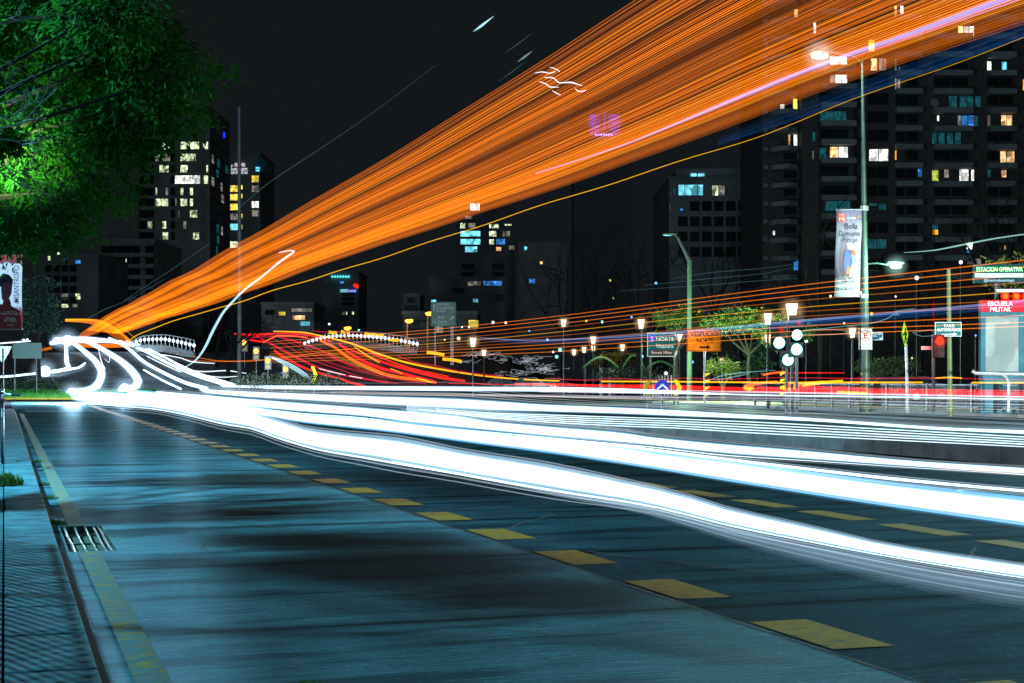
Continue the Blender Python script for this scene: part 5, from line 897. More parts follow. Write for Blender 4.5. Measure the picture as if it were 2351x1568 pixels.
# small lamps scattered through the park and the streets behind it
LC = {"warm": glow("spark_warm", (1.0, .72, .40), 2.2, False), "white": glow("spark_white", (.92, .97, 1.0), 2.2, False), "teal": glow("spark_teal", (.25, 1.0, .92), 1.8, False), "blue": glow("spark_blue", (.15, .45, 1.0), 1.8, False), "amber": glow("spark_amber", (1.0, .40, .03), 1.8, False), "yellow": glow("spark_yellow", (1.0, .80, .15), 1.6, False)}
for u, v, r, c, Y, wh in ((1053, 777, 4, "warm", 130, "left of the lone park lantern"), (1077, 751, 2.2, "white", 150, "above the lone park lantern"), (1061, 751, 2, "white", 150, "right of the dark direction sign"), (1161, 741, 3, "warm", 140, "on the orange fan between the two lone lanterns"), (1132, 740, 3.2, "white", 150, "high right of the dark direction sign"),
    (1286, 803, 4.5, "teal", 126, "left of the far lantern cluster, upper"), (1278, 819, 4, "teal", 124, "left of the far lantern cluster, lower"), (1382, 739, 3.4, "teal", 130, "above the far lantern cluster"), (1346, 737, 2.6, "amber", 140, "between the tall park lantern and the teal lamp"), (1400, 644, 3, "yellow", 170, "alone in the dark trees, higher one"), (1409, 684, 2.6, "yellow", 170, "alone in the dark trees, lower one"),
    (1450, 728, 2.6, "blue", 150, "left of the lantern by the bent lamp post"), (1475, 818, 3, "blue", 122, "beside the left post of the blue direction sign"), (1021, 780, 2, "yellow", 150, "under the dark direction sign"), (1257, 780, 3, "blue", 132, "below the tall park lantern"), (1506, 650, 3, "blue", 160, "in the dark left of the bent lamp post"), (1589, 733, 3.4, "white", 110, "just right of the green lit pole"),
    (1605, 716, 2, "amber", 140, "in the crown right of the green lit pole"), (1749, 707, 2.4, "amber", 120, "left of the brightest lantern"), (1851, 783, 4, "white", 100, "right of the green signal lamps"), (1589, 831, 4, "blue", 104, "below the corner of the orange sign"), (1529, 857, 4, "white", 100, "low under the blue direction sign"), (1976, 672, 3.6, "white", 64.8, "at the lower corner of the lilac banner"), (2001, 720, 3.6, "amber", 110, "right of the banner post"),
    (1907, 680, 3, "warm", 120, "left of the lilac banner's foot"), (2206, 602, 4.4, "white", 90, "left of the station display, at tree height"), (2105, 638, 5, "white", 84, "right of the starry post lamp"), (2056, 681, 2.6, "warm", 100, "below the starry post lamp"), (99, 549, 4, "teal", 150, "shining through the lower leaves of the big tree"), (134, 582, 2.6, "warm", 200, "under the big tree, above the low block"), (62, 780, 3.4, "white", 150, "by the theatre banner at the left edge"), (756, 744, 2.6, "white", 200, "far left of the long railing"), (824, 758, 2.4, "teal", 178, "over the long railing"), (1270, 808, 2.4, "white", 140, "left of the teal lamps"), (1215, 760, 2, "blue", 160, "between the two lone lanterns"), (1695, 758, 2.6, "warm", 110, "above the right end of the orange sign"), (1880, 766, 2.2, "warm", 110, "left of the lantern by the no parking sign"), (2240, 770, 2.4, "blue", 90, "between the taxi sign and the totem"), (2094, 822, 2, "warm", 96, "low behind the diamond sign"), (1938, 742, 2.4, "warm", 120, "above the lantern by the no parking sign")):
    c_ = W(u, v, Y); b_ = MB().ball(c_, r/F*Y, 8); b_.tube([c_+np.array((0, .05, 0)), (c_[0], c_[1]+.05, zg(c_[0], c_[1]))], .025, 4)
    o = thing("small_lamp", "small "+c+" lamp "+wh, "lamp", (c_[0], c_[1], zg(c_[0], c_[1])), "small lamps far behind the road")
    build(MB().ball(c_, r/F*Y, 8), "bulb", LC[c], o); build(MB().tube([(c_[0], c_[1]+.06, c_[2]), (c_[0], c_[1]+.06, zg(c_[0], c_[1]))], .03, 4), "post", M_BLACK, o)
# ------------------------------------------------------------------ light trails: luminous tubes hanging in the air along the paths of the passing vehicles' lamps
HW = (.93, .97, 1.0)
ORD = ("first", "second", "third", "fourth", "fifth", "sixth", "seventh", "eighth", "ninth")
T_WH = glow("headlight_white", (.60, .84, 1.0), 1.6, True, True); T_W2 = glow("headlight_soft", (.80, .90, 1.0), 1.3, False, True); T_BLUE = glow("headlight_blue_edge", (.10, .42, .85), .9, False, True); T_GREY = glow("headlight_grey", (.42, .48, .55), .55, False, True); T_GREYD = glow("headlight_dim", (.26, .34, .42), .42, False, True); T_BRN = glow("headlight_tan", (.55, .42, .34), .7, False, True)
def c2(pts): return [(x*.3663+689, y*.3663+803.6, w*.3663) for x, y, w in pts]
def c3(pts): return [(x*.3663+1490, y*.3663+975.8, w*.3663) for x, y, w in pts]
def band(up, lo): # centre line and width from the upper and lower edges
    us = sorted(set([u for u, _ in up]+[u for u, _ in lo])); a = interp(up, us)[:, 0]; b = interp(lo, us)[:, 0]
    return [(u, (x+y)/2, max(y-x, 1.0)) for u, x, y in zip(us, a, b)]
A_UP = [(150, 893), (183, 896), (260, 899), (348, 912), (432, 921), (513, 938), (571, 946), (623, 961), (696, 984), (780, 996), (909, 1009), (1055, 1038), (1238, 1067), (1422, 1104), (1550, 1133), (1673, 1170), (1856, 1210), (2039, 1251), (2351, 1298), (2640, 1338)]
A_LO = [(150, 916), (183, 922), (260, 928), (348, 936), (421, 948), (513, 970), (579, 981), (641, 1003), (733, 1029), (835, 1046), (982, 1071), (1128, 1097), (1312, 1128), (1490, 1157), (1673, 1203), (1856, 1240), (2039, 1275), (2351, 1324), (2640, 1362)]
Wt = TG["white"]
T_SH1 = glow("headlight_shell", (.50, .80, 1.0), .34, False, True); T_SH2 = glow("headlight_halo", (.14, .42, .75), .20, False, True)
def soft(P, R, core, o, k=10):                                                # hot core inside two fainter, bluer shells, so the edge fades
    build(MB().tube(P, R*.80, k), "core", core, o, smooth=True); build(MB().tube(P, R*.95, k), "inner_glow", T_SH1, o, smooth=True); build(MB().tube(P, R*1.08, k), "inner_glow", T_SH1, o, smooth=True); build(MB().tube(P, R*1.30, k), "outer_glow", T_SH2, o, smooth=True)
def multi(label, s, ctr, core=T_WH, extras=(), group=Wt):
    """one lamp's trail: the bright core plus the fainter streaks that run beside it"""
    P, R = lane_path(s, ctr); o = thing("light_trail", label, "light trail", P[len(P)//2], group); R = R*(1 if s < 7 else .86)
    soft(P, R, core, o)
    for off, wd, m in extras:
        c = [(u, v+off*w+(0 if abs(off) > .4 else 0), max(w*wd, .8)) for u, v, w in ctr]; P, R = lane_path(s, c); build(MB().tube(P, R, 6), "streak", m, o, smooth=True)
    return o
A = band(A_UP, A_LO)
multi("lowest and nearest broad white trail sweeping to the right edge", 4.5, A, T_WH, ((.60, .10, T_W2), (.78, .07, T_GREY), (1.0, .05, T_GREY), (-.57, .09, T_GREY), (-.70, .06, T_GREY)))
for k, (of0, of1, lab) in enumerate(((2, 36, "thin pale streak just below the nearest broad white trail"), (6, 58, "second thin dim streak below the nearest broad white trail"), (10, 80, "third and lowest dim streak below the nearest broad white trail"))):
    c = [(u, interp(A_LO, [u])[0, 0]+of0+(of1-of0)*sm((u-900)/1500)*.55, 1.4+1.6*sm((u-900)/1500)) for u in (600, 800, 1000, 1300, 1490, 1700, 1900, 2100, 2351, 2640)]
    P, R = lane_path(4.5-.06*k, c); trail(lab, P, R, (T_GREY, T_GREYD, T_GREYD)[k], "dim streaks beside the nearest white trail", 6)
for k in range(7):
    f = (k+1)/8; c = [(u, interp(A_LO, [u])[0, 0]+(4+66*f)*sm((u-900)/1500)+2, 6.0+16.0*sm((u-900)/1500)) for u in (900, 1100, 1300, 1490, 1700, 1900, 2100, 2351, 2640)]
    P, R = lane_path(4.45, c); trail(ORD[k]+" faint blue grey veil of light counted down under the nearest white trail", P, R, glow("veil_light", (.16, .24, .32), .34*(1.15-f), False, True) if k == 0 else glow("veil_dim_"+ORD[k], (.16, .24, .32), .34*(1.15-f), False, True), "faint veils under the nearest white trail", 8)
B_UP = [(300, 895), (420, 908), (500, 920), (689, 950), (835, 961), (967, 976), (1103, 991), (1275, 1008), (1422, 1026), (1490, 1038), (1673, 1060), (1856, 1086), (2039, 1111), (2351, 1146), (2640, 1176)]
B_LO = [(300, 912), (420, 928), (500, 941), (623, 956), (689, 968), (894, 990), (1092, 1016), (1293, 1042), (1490, 1072), (1673, 1102), (1856, 1131), (2039, 1159), (2351, 1203), (2640, 1246)]
multi("second broad white trail from the bottom with blue edges", 6.25, band(B_UP, B_LO), T_WH, ((.53, .07, T_BLUE), (-.53, .06, T_BLUE), (-.58, .05, T_BLUE), (-.44, .03, T_BLUE)))
C_UP = [(360, 897), (500, 908), (689, 923), (835, 934), (1033, 950), (1128, 965), (1275, 978), (1422, 990), (1490, 1001), (1856, 1034), (2113, 1058), (2351, 1073), (2640, 1090)]
C_LO = [(360, 906), (500, 926), (689, 946), (835, 957), (956, 974), (1128, 990), (1275, 1004), (1422, 1017), (1490, 1023), (1673, 1043), (1856, 1055), (2039, 1068), (2351, 1088), (2640, 1108)]
multi("third broad white trail from the bottom, before the jointed median", 8.6, band(C_UP, C_LO), T_WH, ((-.62, .10, T_GREY), (-.75, .06, T_GREY), (.62, .10, T_W2), (.8, .06, T_GREY)))
C2 = [(1200, 1003, 7), (1422, 1023, 8), (1490, 1032, 8), (1673, 1055, 8), (1856, 1077, 8), (2039, 1098, 9), (2351, 1127, 8), (2640, 1150, 8)]
multi("greyish white thinner trail between the second and third broad trails", 7.6, C2, T_W2, ((-.8, .35, T_GREY), (.8, .35, T_GREY), (1.2, .2, T_GREY)))
D_UP = [(420, 890), (560, 897), (689, 902), (872, 908), (1055, 913), (1238, 926), (1422, 934), (1550, 940), (1722, 951), (1868, 959), (2015, 970), (2161, 980), (2351, 987), (2640, 1000)]
D_LO = [(420, 897), (560, 911), (689, 919), (872, 930), (1019, 938), (1128, 944), (1238, 946), (1422, 951), (1550, 956), (1722, 962), (1868, 968), (2015, 978), (2161, 988), (2351, 997), (2640, 1012)]
multi("fourth broad white trail from the bottom, above the jointed median", 14.4, band(D_UP, D_LO), T_WH, ((-.65, .12, T_GREY), (-.85, .10, T_GREY), (-1.1, .08, T_GREY), (-1.4, .06, T_GREYD), (-1.8, .06, T_GREYD)))
for k in range(5):                                                            # the fan of parallel streaks under it
    f = (k+.75)/5; c = [(1000-40*(k % 3), 937+f*4, .3), (1128, 946+f*14, 1.7), (1275, 950+f*21, 2.1), (1422, 954+f*25, 2.2), (1550, 958+f*26, 2.2), (1722, 964+f*31, 2.4), (2015, 980+f*30, 2.4), (2351, 999+f*28, 2.4), (2640, 1014+f*30, 2.4)]
    P, R = lane_path(14.2-.04*k, c); trail(ORD[k]+" fine white streak counted down in the comb under the fourth broad trail", P, R, glow("comb_white", (.70, .92, 1.0), 1.4, False, True) if k % 3 else T_WH, "comb of fine white streaks", 6)
E = band([(455, 882), (560, 884), (689, 884.5), (982, 886), (1300, 888), (1700, 900)], [(455, 886), (560, 891), (689, 895), (982, 898), (1238, 900), (1422, 903), (1700, 907)])
E = [(u, v, w) for u, v, w in E if u <= 1500]+[(1722, 906.5, 3.2), (2015, 911, 3.2), (2351, 917, 3.6), (2640, 922, 4)]
multi("fifth broad white trail, uppermost, thinning toward the right", 16.4, E, T_WH, ((1.3, .10, T_BRN), (1.0, .12, T_GREY)))
for k, (s_, lab, pts, m) in enumerate(((23.4, "thin tan streak below the uppermost white trail", [(640, 898, 1.4), (900, 903, 1.6), (1238, 910, 2), (1550, 919, 2), (1722, 924, 2), (2015, 934, 2), (2351, 941, 2), (2640, 947, 2)], T_BRN),
        (23.2, "pale lilac streak right under the uppermost white trail", [(1100, 906, 2), (1422, 911, 2.5), (1722, 914, 3), (2015, 921, 3), (2351, 929, 3), (2640, 934, 3)], glow("lilac_streak", (.50, .46, .62), .75, False, True)),
        (23.0, "second pale grey streak above the median at the right", [(1200, 909, 1.5), (1422, 914, 2), (1722, 918, 2), (2015, 927, 2), (2351, 935, 2), (2640, 940, 2)], T_GREY),
        (24.6, "wide lilac grey streak under the red bundle at the right", [(1238, 899, 2.5), (1422, 902, 3), (1722, 901, 4.5), (2015, 906, 5), (2351, 911.5, 5), (2640, 917, 5)], glow("rose_streak", (.60, .40, .52), .7, False, True)),
        (22.5, "faint grey streak running just above the fence feet", [(1500, 924, 1.5), (1722, 930, 2), (2015, 938, 2), (2351, 947, 2), (2640, 953, 2)], T_GREYD),
        (16.6, "wide soft grey streak above the fourth broad trail at the right", [(1300, 928, 2), (1550, 934, 3), (1722, 942, 4), (2015, 957, 4), (2351, 973, 5), (2640, 985, 5)], T_GREYD),
        (16.9, "thinner soft grey streak above the wide grey one", [(1400, 927, 1.5), (1550, 930, 2), (1722, 937, 2), (2015, 949, 3), (2351, 963, 3), (2640, 973, 3)], T_GREYD),
        (9.2, "short amber streak at the right edge above the grey trail", [(2150, 1074, .8), (2250, 1081, 1.6), (2351, 1089, 2.0), (2640, 1110, 2)], glow("amber_streak", (1.0, .45, .08), 1.0, False, True)))):
    P, R = lane_path(s_, pts); trail(lab, P, R, m, "thin streaks between the broad trails", 6)
# trails coming down the ramp from the overpass
def Yr(v): return 112+max(0, 897-v)*.46
def fp(pts, w=None, n=44): return free_path([(p[0], p[1], p[3] if len(p) > 3 else Yr(p[1]), p[2] if w is None else w) for p in pts], n)
def c1(pts, w): return [(x*.2197, y*.2197+689, w) for x, y in pts]
G_ = TG["ramp"]; T_RAMP = glow("ramp_white", (.70, .88, 1.0), 2.4, True, True)
for lab, pts, m in (
    ("thick white hook shaped trail curling back at the left end of the white bands", [(160, 781, 9), (193, 806, 11), (220, 831, 14), (233, 856, 17), (226, 880, 19), (206, 895, 18), (170, 902, 16)], T_RAMP),
    ("second thick white hook, right of the first", [(196, 781, 10), (237, 803, 11), (275, 827, 14), (303, 852, 17), (317, 876, 19), (306, 890, 18), (278, 896, 16)], T_RAMP),
    ("long white trail right of the hooks running down into the bands", [(251, 777, 7), (286, 794, 7), (330, 830, 7), (384, 860, 8), (430, 880, 9), (475, 892, 8)], T_RAMP),
    ("white trail from the overpass end, right of the long one", [(275, 783, 5), (330, 805, 6), (395, 838, 6), (450, 862, 7), (520, 884, 8)], T_RAMP),
    ("upper white ramp trail nearest the left railing", [(314, 789, 4), (373, 817, 4), (428, 847, 5), (480, 866, 6), (540, 884, 6)], T_RAMP),
    ("short low white trail starting inside the ramp", [(330, 849, 4), (373, 873, 4.5), (415, 893, 5)], T_RAMP),
    ("wavy thin white trail under the left railing", [(373, 814, 2), (415, 822, 2), (439, 830, 2.5), (470, 833, 2), (501, 835, 1.6)], T_W2),
    ("wavy pale trail over the low planting", [(440, 851, 2.2), (470, 853, 2.4), (517, 851, 2.2), (565, 857, 1.6)], T_W2),
    ("second wavy pale trail over the low planting, lower", [(470, 862, 1.6), (510, 866, 2), (545, 864, 1.5)], T_W2),
    ("thin second white trail beside the long one", [(290, 782, 3), (345, 806, 3), (410, 836, 3), (470, 862, 3), (535, 881, 3)], T_W2),
    ("blue white dashed trail between the hooks and the long trail", [(338, 818, 2), (370, 834, 2.5), (415, 854, 2.5)], T_W2),
    ("vertical white trail dropping from the lamp cluster at the far left", [(153, 780, 8), (152, 805, 8), (153, 830, 10), (158, 842, 9), (140, 850, 8), (120, 853, 8)], T_RAMP),
    ("curved white tail at the far left pointing right", [(123, 854, 6), (150, 849, 6), (180, 844, 5), (195, 834, 5)], T_RAMP),
    ("straight wavy white trail reaching the left edge", [(-20, 866, 4), (20, 864, 5), (50, 861, 5), (86, 857, 5)], T_RAMP),
    ("white tongue of light linking the two hooks at their top", [(118, 788, 10), (135, 782, 14), (165, 780, 15), (195, 780, 15), (225, 781, 12), (262, 784, 8), (285, 788, 5)], T_RAMP),
    ("faint flat white trail at the left edge behind the triangular sign", [(-20, 790, 3), (30, 786, 3.5), (70, 783, 3)], T_W2),
    ("thin hanging white squiggle between the two hooks", [(226, 800, 1.5), (230, 820, 2.0), (236, 838, 2.5), (240, 846, 4)], T_W2),
    ("thin looping white line right of the hanging squiggle", [(241, 806, 1), (252, 818, 1.2), (250, 832, 1.2), (240, 824, 1)], T_W2)):
    P, R = fp(pts)
    if m is T_RAMP: soft(P, R, m, thing("light_trail", lab, "light trail", P[len(P)//2], G_), 8)
    else: trail(lab, P, R, m, G_, 8)
for lab, u, v, r, Y in (("dazzling round headlight at the far left of the ramp", 103, 853, 19, 132), ("dazzling headlight in the cluster below the orange hook", 155, 782, 18, 164), ("smaller headlight left of the cluster below the orange hook", 130, 782, 11, 165), ("broad headlight where the lowest hook begins", 166, 904, 19, 110), ("bright headlight where the second hook begins", 286, 893, 18, 113), ("tiny headlight at the far left under the banner", 54, 781, 3.5, 170)):
    c = W(u, v, Y); 
    o = thing("headlight", lab, "headlight", c, "dazzling headlights on the ramp"); build(MB().ball(c, r*.7/F*Y, 14), "lens", T_RAMP, o, smooth=True)
    for q, m in [(1.0, T_SH1)]+[(1.0+.10*i, glow("headlight_glare", (.45, .68, .9), .075*(1-i/13), False, True) if i == 0 else glow("headlight_glare_"+("b","c","d","e","f","g","h","i","j","k","l","m")[i-1], (.45, .68, .9), .075*(1-i/12.5)**1.6, False, True)) for i in range(12)]: build(MB().ball(c, r*q/F*Y, 14), "glow", m, o, smooth=True)

for u, Y, e in ((165, 90, 24000), (285, 92, 18000), (430, 86, 14000)): lamp("headlight_spill", W(u, 882, Y), e, (.58, .82, 1), .45)
# red and yellow tail light trails climbing to the overpass
T_RED = glow("tail_red", (1.0, .012, .012), 1.3, False, True); T_RED2 = glow("tail_crimson", (.62, .008, .035), .9, False, True); T_RED3 = glow("tail_dim_red", (.35, .006, .03), .8, False, True); T_YEL = glow("tail_yellow", (1.0, .46, .006), 1.3, False, True); T_ORD = glow("tail_orange", (1.0, .12, .008), 1.4, False, True)
def c9(pts): return [(x*.2197+517, y*.2197+631, w*.2197*1.35) for x, y, w in pts]
def cE(pts): return [(x*.2197+976, y*.2197+631, w*.2197) for x, y, w in pts]
for lab, pts, m in (
    ("brightest red trail sweeping down under the long railing", c9([(1000, 690, 16), (1130, 750, 18), (1300, 870, 22), (1500, 970, 26), (1750, 1060, 26), (2000, 1095, 22), (2200, 1125, 16)]), T_ORD),
    ("red trail right above the brightest one", c9([(1190, 720, 12), (1320, 830, 16), (1600, 965, 22), (1900, 1045, 22), (2180, 1115, 18)]), T_RED),
    ("upper red trail below the yellow one", c9([(1220, 745, 8), (1480, 850, 12), (1700, 930, 16), (2000, 1015, 20), (2351, 1090, 22), (2500, 1108, 14)]), T_RED),
    ("thin red trail closest under the yellow line", c9([(1370, 730, 14), (1600, 850, 10), (1900, 965, 9), (2330, 1062, 7)]), T_RED),
    ("wavy crimson trail above the yellow line at its right", c9([(1800, 848, 7), (2000, 918, 8), (2200, 950, 8), (2351, 990, 8), (2600, 1030, 8), (2900, 1060, 8)]), T_RED2),
    ("crimson trail falling left of the brightest red one", c9([(560, 650, 10), (740, 695, 12), (1000, 790, 14), (1250, 915, 12), (1400, 962, 9)]), T_RED2),
    ("crimson trail from the overpass to the white bands, left part", c9([(330, 640, 10), (440, 700, 14), (560, 765, 16), (800, 890, 18), (1000, 980, 16), (1300, 1060, 14), (1700, 1125, 12)]), T_RED2),
    ("dim crimson trail beside the left crimson one", c9([(480, 660, 8), (650, 745, 10), (900, 885, 12), (1200, 990, 12), (1500, 1090, 10), (1800, 1135, 10)]), T_RED3),
    ("second dim crimson trail among the falling red ones", c9([(600, 660, 8), (850, 800, 10), (1100, 920, 12), (1450, 1020, 12), (1800, 1090, 10), (2100, 1140, 9)]), T_RED3),
    ("third dim crimson trail, inner, among the falling red ones", c9([(700, 680, 8), (900, 790, 9), (1150, 880, 10), (1400, 985, 10), (1650, 1050, 10)]), T_RED3),
    ("short bright red trail left of the yellow chevron", c9([(515, 790, 14), (600, 850, 16), (700, 905, 16), (800, 960, 16), (900, 1000, 14)]), T_RED),
    ("short bright red trail right of the yellow chevron", c9([(965, 1020, 14), (1080, 1055, 16), (1200, 1085, 16), (1330, 1130, 16), (1450, 1158, 14)]), T_RED),
    ("flat red trail across the top of the overpass", c9([(100, 618, 18), (250, 625, 16), (420, 620, 14), (600, 612, 12), (800, 622, 12), (1000, 662, 12), (1110, 700, 10)]), T_RED),
    ("second flat crimson trail across the top of the overpass", c9([(200, 655, 14), (350, 648, 14), (520, 640, 14), (720, 640, 12), (950, 690, 10)]), T_RED2),
    ("third crimson trail across the overpass, left end low", c9([(230, 672, 12), (330, 692, 14), (420, 700, 10)]), T_RED),
    ("thin crimson wavy line high above the overpass", c9([(918, 584, 5), (1000, 596, 6), (1150, 592, 5), (1280, 600, 5), (1460, 612, 4)]), T_RED2),
    ("long yellow trail arching over the red ones", c9([(505, 590, 8), (620, 592, 9), (800, 600, 10), (1000, 638, 11), (1300, 712, 12), (1600, 825, 13), (1900, 918, 14), (2351, 1005, 14)])+cE([(300, 1012, 14), (700, 1066, 14), (1100, 1096, 14), (1402, 1108, 13)]), T_YEL),
    ("orange yellow trail hooking up at the left over the overpass", c9([(400, 706, 10), (470, 670, 10), (560, 636, 10), (700, 640, 9), (860, 655, 8)]), T_ORD),
    ("short yellow streak inside the red bundle", c9([(1350, 752, 6), (1480, 840, 9), (1610, 915, 7)]), T_YEL),
    ("second short yellow streak lower in the red bundle", c9([(1730, 980, 6), (1790, 1005, 7), (1850, 1030, 5)]), T_YEL),
    ("third short yellow streak near the white bands", c9([(2000, 1078, 7), (2080, 1100, 9), (2160, 1126, 7)]), T_YEL),
    ("faint olive streak crossing the red trails", c9([(1080, 815, 12), (1300, 910, 16), (1500, 990, 16), (1660, 1045, 12)]), glow("olive_streak", (.16, .13, .015), .8, False, True)),
    ("short pale streak between the red trails", c9([(980, 980, 4), (1100, 1010, 6), (1250, 1046, 5)]), T_W2), ("second short pale streak between the red trails", c9([(1300, 1056, 5), (1430, 1080, 5)]), T_W2)):
    P, R = fp(pts, n=60); trail(lab, P, R, m, TG["red"], 7)
RL = "red and amber trails beyond the median at the right"
for lab, s_, pts, m in (
    ("broad red band along the top of the white trails", 26, [(1180, 881.5, 2), (1262, 882, 4), (1350, 885, 5), (1492, 889, 6), (1700, 893, 7), (1837, 896, 7), (2015, 900, 9), (2200, 903, 11), (2351, 906, 12), (2640, 911, 12)], T_RED),
    ("thin bright red line above the broad red band", 27, [(1030, 880, 1.2), (1262, 884, 1.4), (1492, 884, 1.8), (1700, 890, 2), (2015, 893, 2), (2351, 897, 2), (2640, 901, 2)], T_RED),
    ("pink white line inside the broad red band", 25.2, [(1262, 888, 1.4), (1492, 895, 2.0), (1700, 899, 2.2), (2015, 904.5, 2), (2351, 911, 2), (2640, 915, 2)], glow("pink_line", (1, .5, .5), 1.1, False, True)),
    ("long yellow line right of the blue arrow disc", 27.5, [(1381, 875.5, 3.4), (1492, 876, 3.4), (1700, 877.5, 3.6), (1837, 878.5, 4), (1980, 878, 4.2), (2118, 878, 3.4)], T_YEL),
    ("second yellow line, right of the first, at the right edge", 27.5, [(2232, 878.5, 3.6), (2300, 878.5, 4), (2420, 879, 4)], T_YEL),
    ("short orange line above the second yellow line", 28, [(2148, 868, 2.6), (2180, 866.5, 3), (2208, 868, 2.6)], T_YEL),
    ("thin crimson wavy line above the long yellow line", 28, [(1262, 869, 1.5), (1350, 873, 2), (1410, 869, 1.8), (1492, 872, 1.6), (1580, 868, 1.8), (1640, 871, 2), (1800, 867, 1.8), (1980, 869, 2.4), (2118, 868, 2), (2351, 872, 2)], T_RED2),
    ("isolated red line high over the fence", 30, [(1750, 859, 3), (1790, 857, 2.4), (1837, 856, 2.2), (1938, 856, 1.6)], T_RED),
    ("short red swoosh above the hazard panels", 29, [(1753, 861, 4), (1775, 856, 4), (1800, 853, 3)], T_ORD)):
    P, R = lane_path(s_, pts, run=(pts[-1][0] > 2400)); trail(lab, P, R, m, RL, 7)
for i, (lab, pts, m) in enumerate((("swirl of red and amber light left of the green signal pole", [(1708, 893, 5), (1712, 886, 5), (1735, 882, 4), (1760, 878, 4), (1785, 876, 3)], T_ORD), ("amber blob of light in the left swirl", [(1709, 890, 5), (1720, 893, 6), (1730, 890, 4)], T_YEL), ("red line leaving the left swirl", [(1740, 890, 4), (1790, 892, 4), (1840, 890, 3)], T_RED),
        ("swirl of red and amber light right of the green signal pole", [(1796, 893, 5), (1802, 886, 5), (1830, 883, 5), (1860, 879, 4), (1890, 876, 3)], T_ORD), ("amber blob of light in the right swirl", [(1797, 891, 5), (1810, 894, 6), (1826, 890, 5)], T_YEL), ("bright amber swoosh right of the right swirl", [(1842, 886, 3), (1868, 881, 5), (1900, 877, 4), (1935, 874, 3)], T_YEL),
        ("red line leaving the right swirl", [(1830, 889, 5), (1900, 891, 5), (1990, 893, 4)], T_RED), ("orange dash below the right swirl", [(1922, 900, 4), (1950, 902, 5), (1990, 903, 4)], T_YEL))):
    P, R = free_path([(u, v, 62, w*1.5) for u, v, w in pts], 16); trail(lab, P, R, m, "swirls of light by the signal pole", 7)
# ten thin orange marker light trails fanning out to the right
FAN = [(758, 699, 655, 597), (765, 708, 666, 613), (774, 718, 678, 630), (783, 727, 690, 648), (790, 739, 706, 668), (796, 750, 716, 688), (801, 763, 727, 703), (806, 774, 749, 724), (813, 783, 760, 740), (820, 794, 771, 749)]
OR = [glow("marker_orange", (1.0, .22, .008), .72, False, True), glow("marker_orange_dim", (1.0, .22, .012), .32, False, True), glow("marker_yellow", (1.0, .45, .01), .6, False, True)]
for k, v4 in enumerate(FAN):
    v0, v1, v2, v3 = v4; c = [(620, v0+(v0-v1)*.45, 1.0), (976, v0, 1.3), (1240, (v0+v1)/2+2, 1.4), (1492, v1, 1.6), (1837, v2, 2.0), (2351, v3, 2.6), (2640, v3+(v3-v2)*.62, 3.0)]
    P, R = lane_path(20, c); trail(("topmost", "second", "third", "fourth", "fifth, yellower,", "sixth", "seventh", "eighth", "ninth", "lowest")[k]+" thin orange trail of the fan rising to the right edge", P, R, OR[2] if k == 4 else OR[1] if k in (3, 5, 6) else OR[0], TG["orange"], 6)
B1 = [(1099, 776, 1.5), (1218, 782, 2.2), (1350, 778, 3), (1492, 769, 4), (1655, 755, 5), (1837, 738, 5.5), (1991, 725, 5), (2195, 707, 5), (2351, 692, 6), (2640, 664, 6)]
for k, (dv, kw, m, lab) in enumerate(((0, .5, glow("blue_core", (.18, .42, .95), .6, False, True), "bright blue trail crossing the orange fan"), (-3, .5, glow("lilac_core", (.55, .45, .75), .45, False, True), "lilac edge trail along the top of the blue one"), (4, .7, glow("blue_haze", (.01, .10, .35), .5, False, True), "dim wide blue trail under the bright blue one"), (10, 1.2, glow("blue_haze_low", (.004, .045, .16), .5, False, True), "dimmest blue trail below the others, wide and soft"))):
    P, R = lane_path(20.4, [(u, v+dv*min(1, w/4), w*kw) for u, v, w in B1]); trail(lab, P, R, m, "blue trails across the fan", 6)
# the great orange sweep: rows of a lit bus sign passing overhead
TOP = [(150, 790), (183, 768), (242, 725), (296, 698), (376, 652), (443, 620), (537, 564), (631, 510), (861, 374), (1044, 264), (1227, 154), (1462, 0), (1800, -222), (2600, -745)]
BOT = [(150, 800), (230, 788), (277, 768), (349, 743), (457, 709), (537, 682), (631, 650), (861, 567), (1007, 522), (1117, 483), (1337, 411), (1410, 386), (1594, 324), (1722, 278), (1908, 206), (2351, 58), (2600, -22)]
tt = np.geomspace(92, 3.2, 72)
def edge(s, pl):
    P = np.array([rd(s, t) for t in tt]); us = U0+F*P[:, 0]/P[:, 1]; vs = interp(pl, np.clip(us, 150, 2600))[:, 0]; P[:, 2] = CH-(vs-VH)/F*P[:, 1]; return P
ET, EB = edge(4.4, TOP), edge(6.4, BOT)
for E_ in (ET, EB):
    last = np.argmax(U0+F*E_[:, 0]/E_[:, 1] > 2600) or len(E_); 
    if last < len(E_): E_[last:, 2] = E_[last-1, 2]
swp = thing("light_sweep", "vast sheaf of fine orange light lines sweeping from the left up to the top right", "light trail", (ET[30]+EB[30])/2)
SO = [glow("sweep_bright", (1.0, .215, .004), .80, False, True), glow("sweep_mid", (1.0, .20, .004), .46, False, True), glow("sweep_dim", (1.0, .21, .008), .20, False, True), glow("sweep_amber", (1.0, .30, .008), .66, False, True)]
DENS = lambda f: float(np.interp(f, [0, .04, .12, .20, .27, .34, .42, .50, .58, .66, .72, .80, .88, .94, 1.0], [.10, .30, .75, .45, .95, .60, .30, .42, .62, .40, .75, .90, .60, .25, .06]))
far = np.linspace(0, 1, len(tt)); wob = lambda ph: .006*np.sin(tt*.35+ph)
def strand(f, r): return (ET*(1-f)+EB*f)+np.stack([0*tt, 0*tt, .012*np.sin(tt*.22)+.010*np.sin(tt*.6)], 1), r
fs = np.sort(rng.random(100)*.96+.02); fs = (np.arange(100)+rng.random(100)*.7)/100
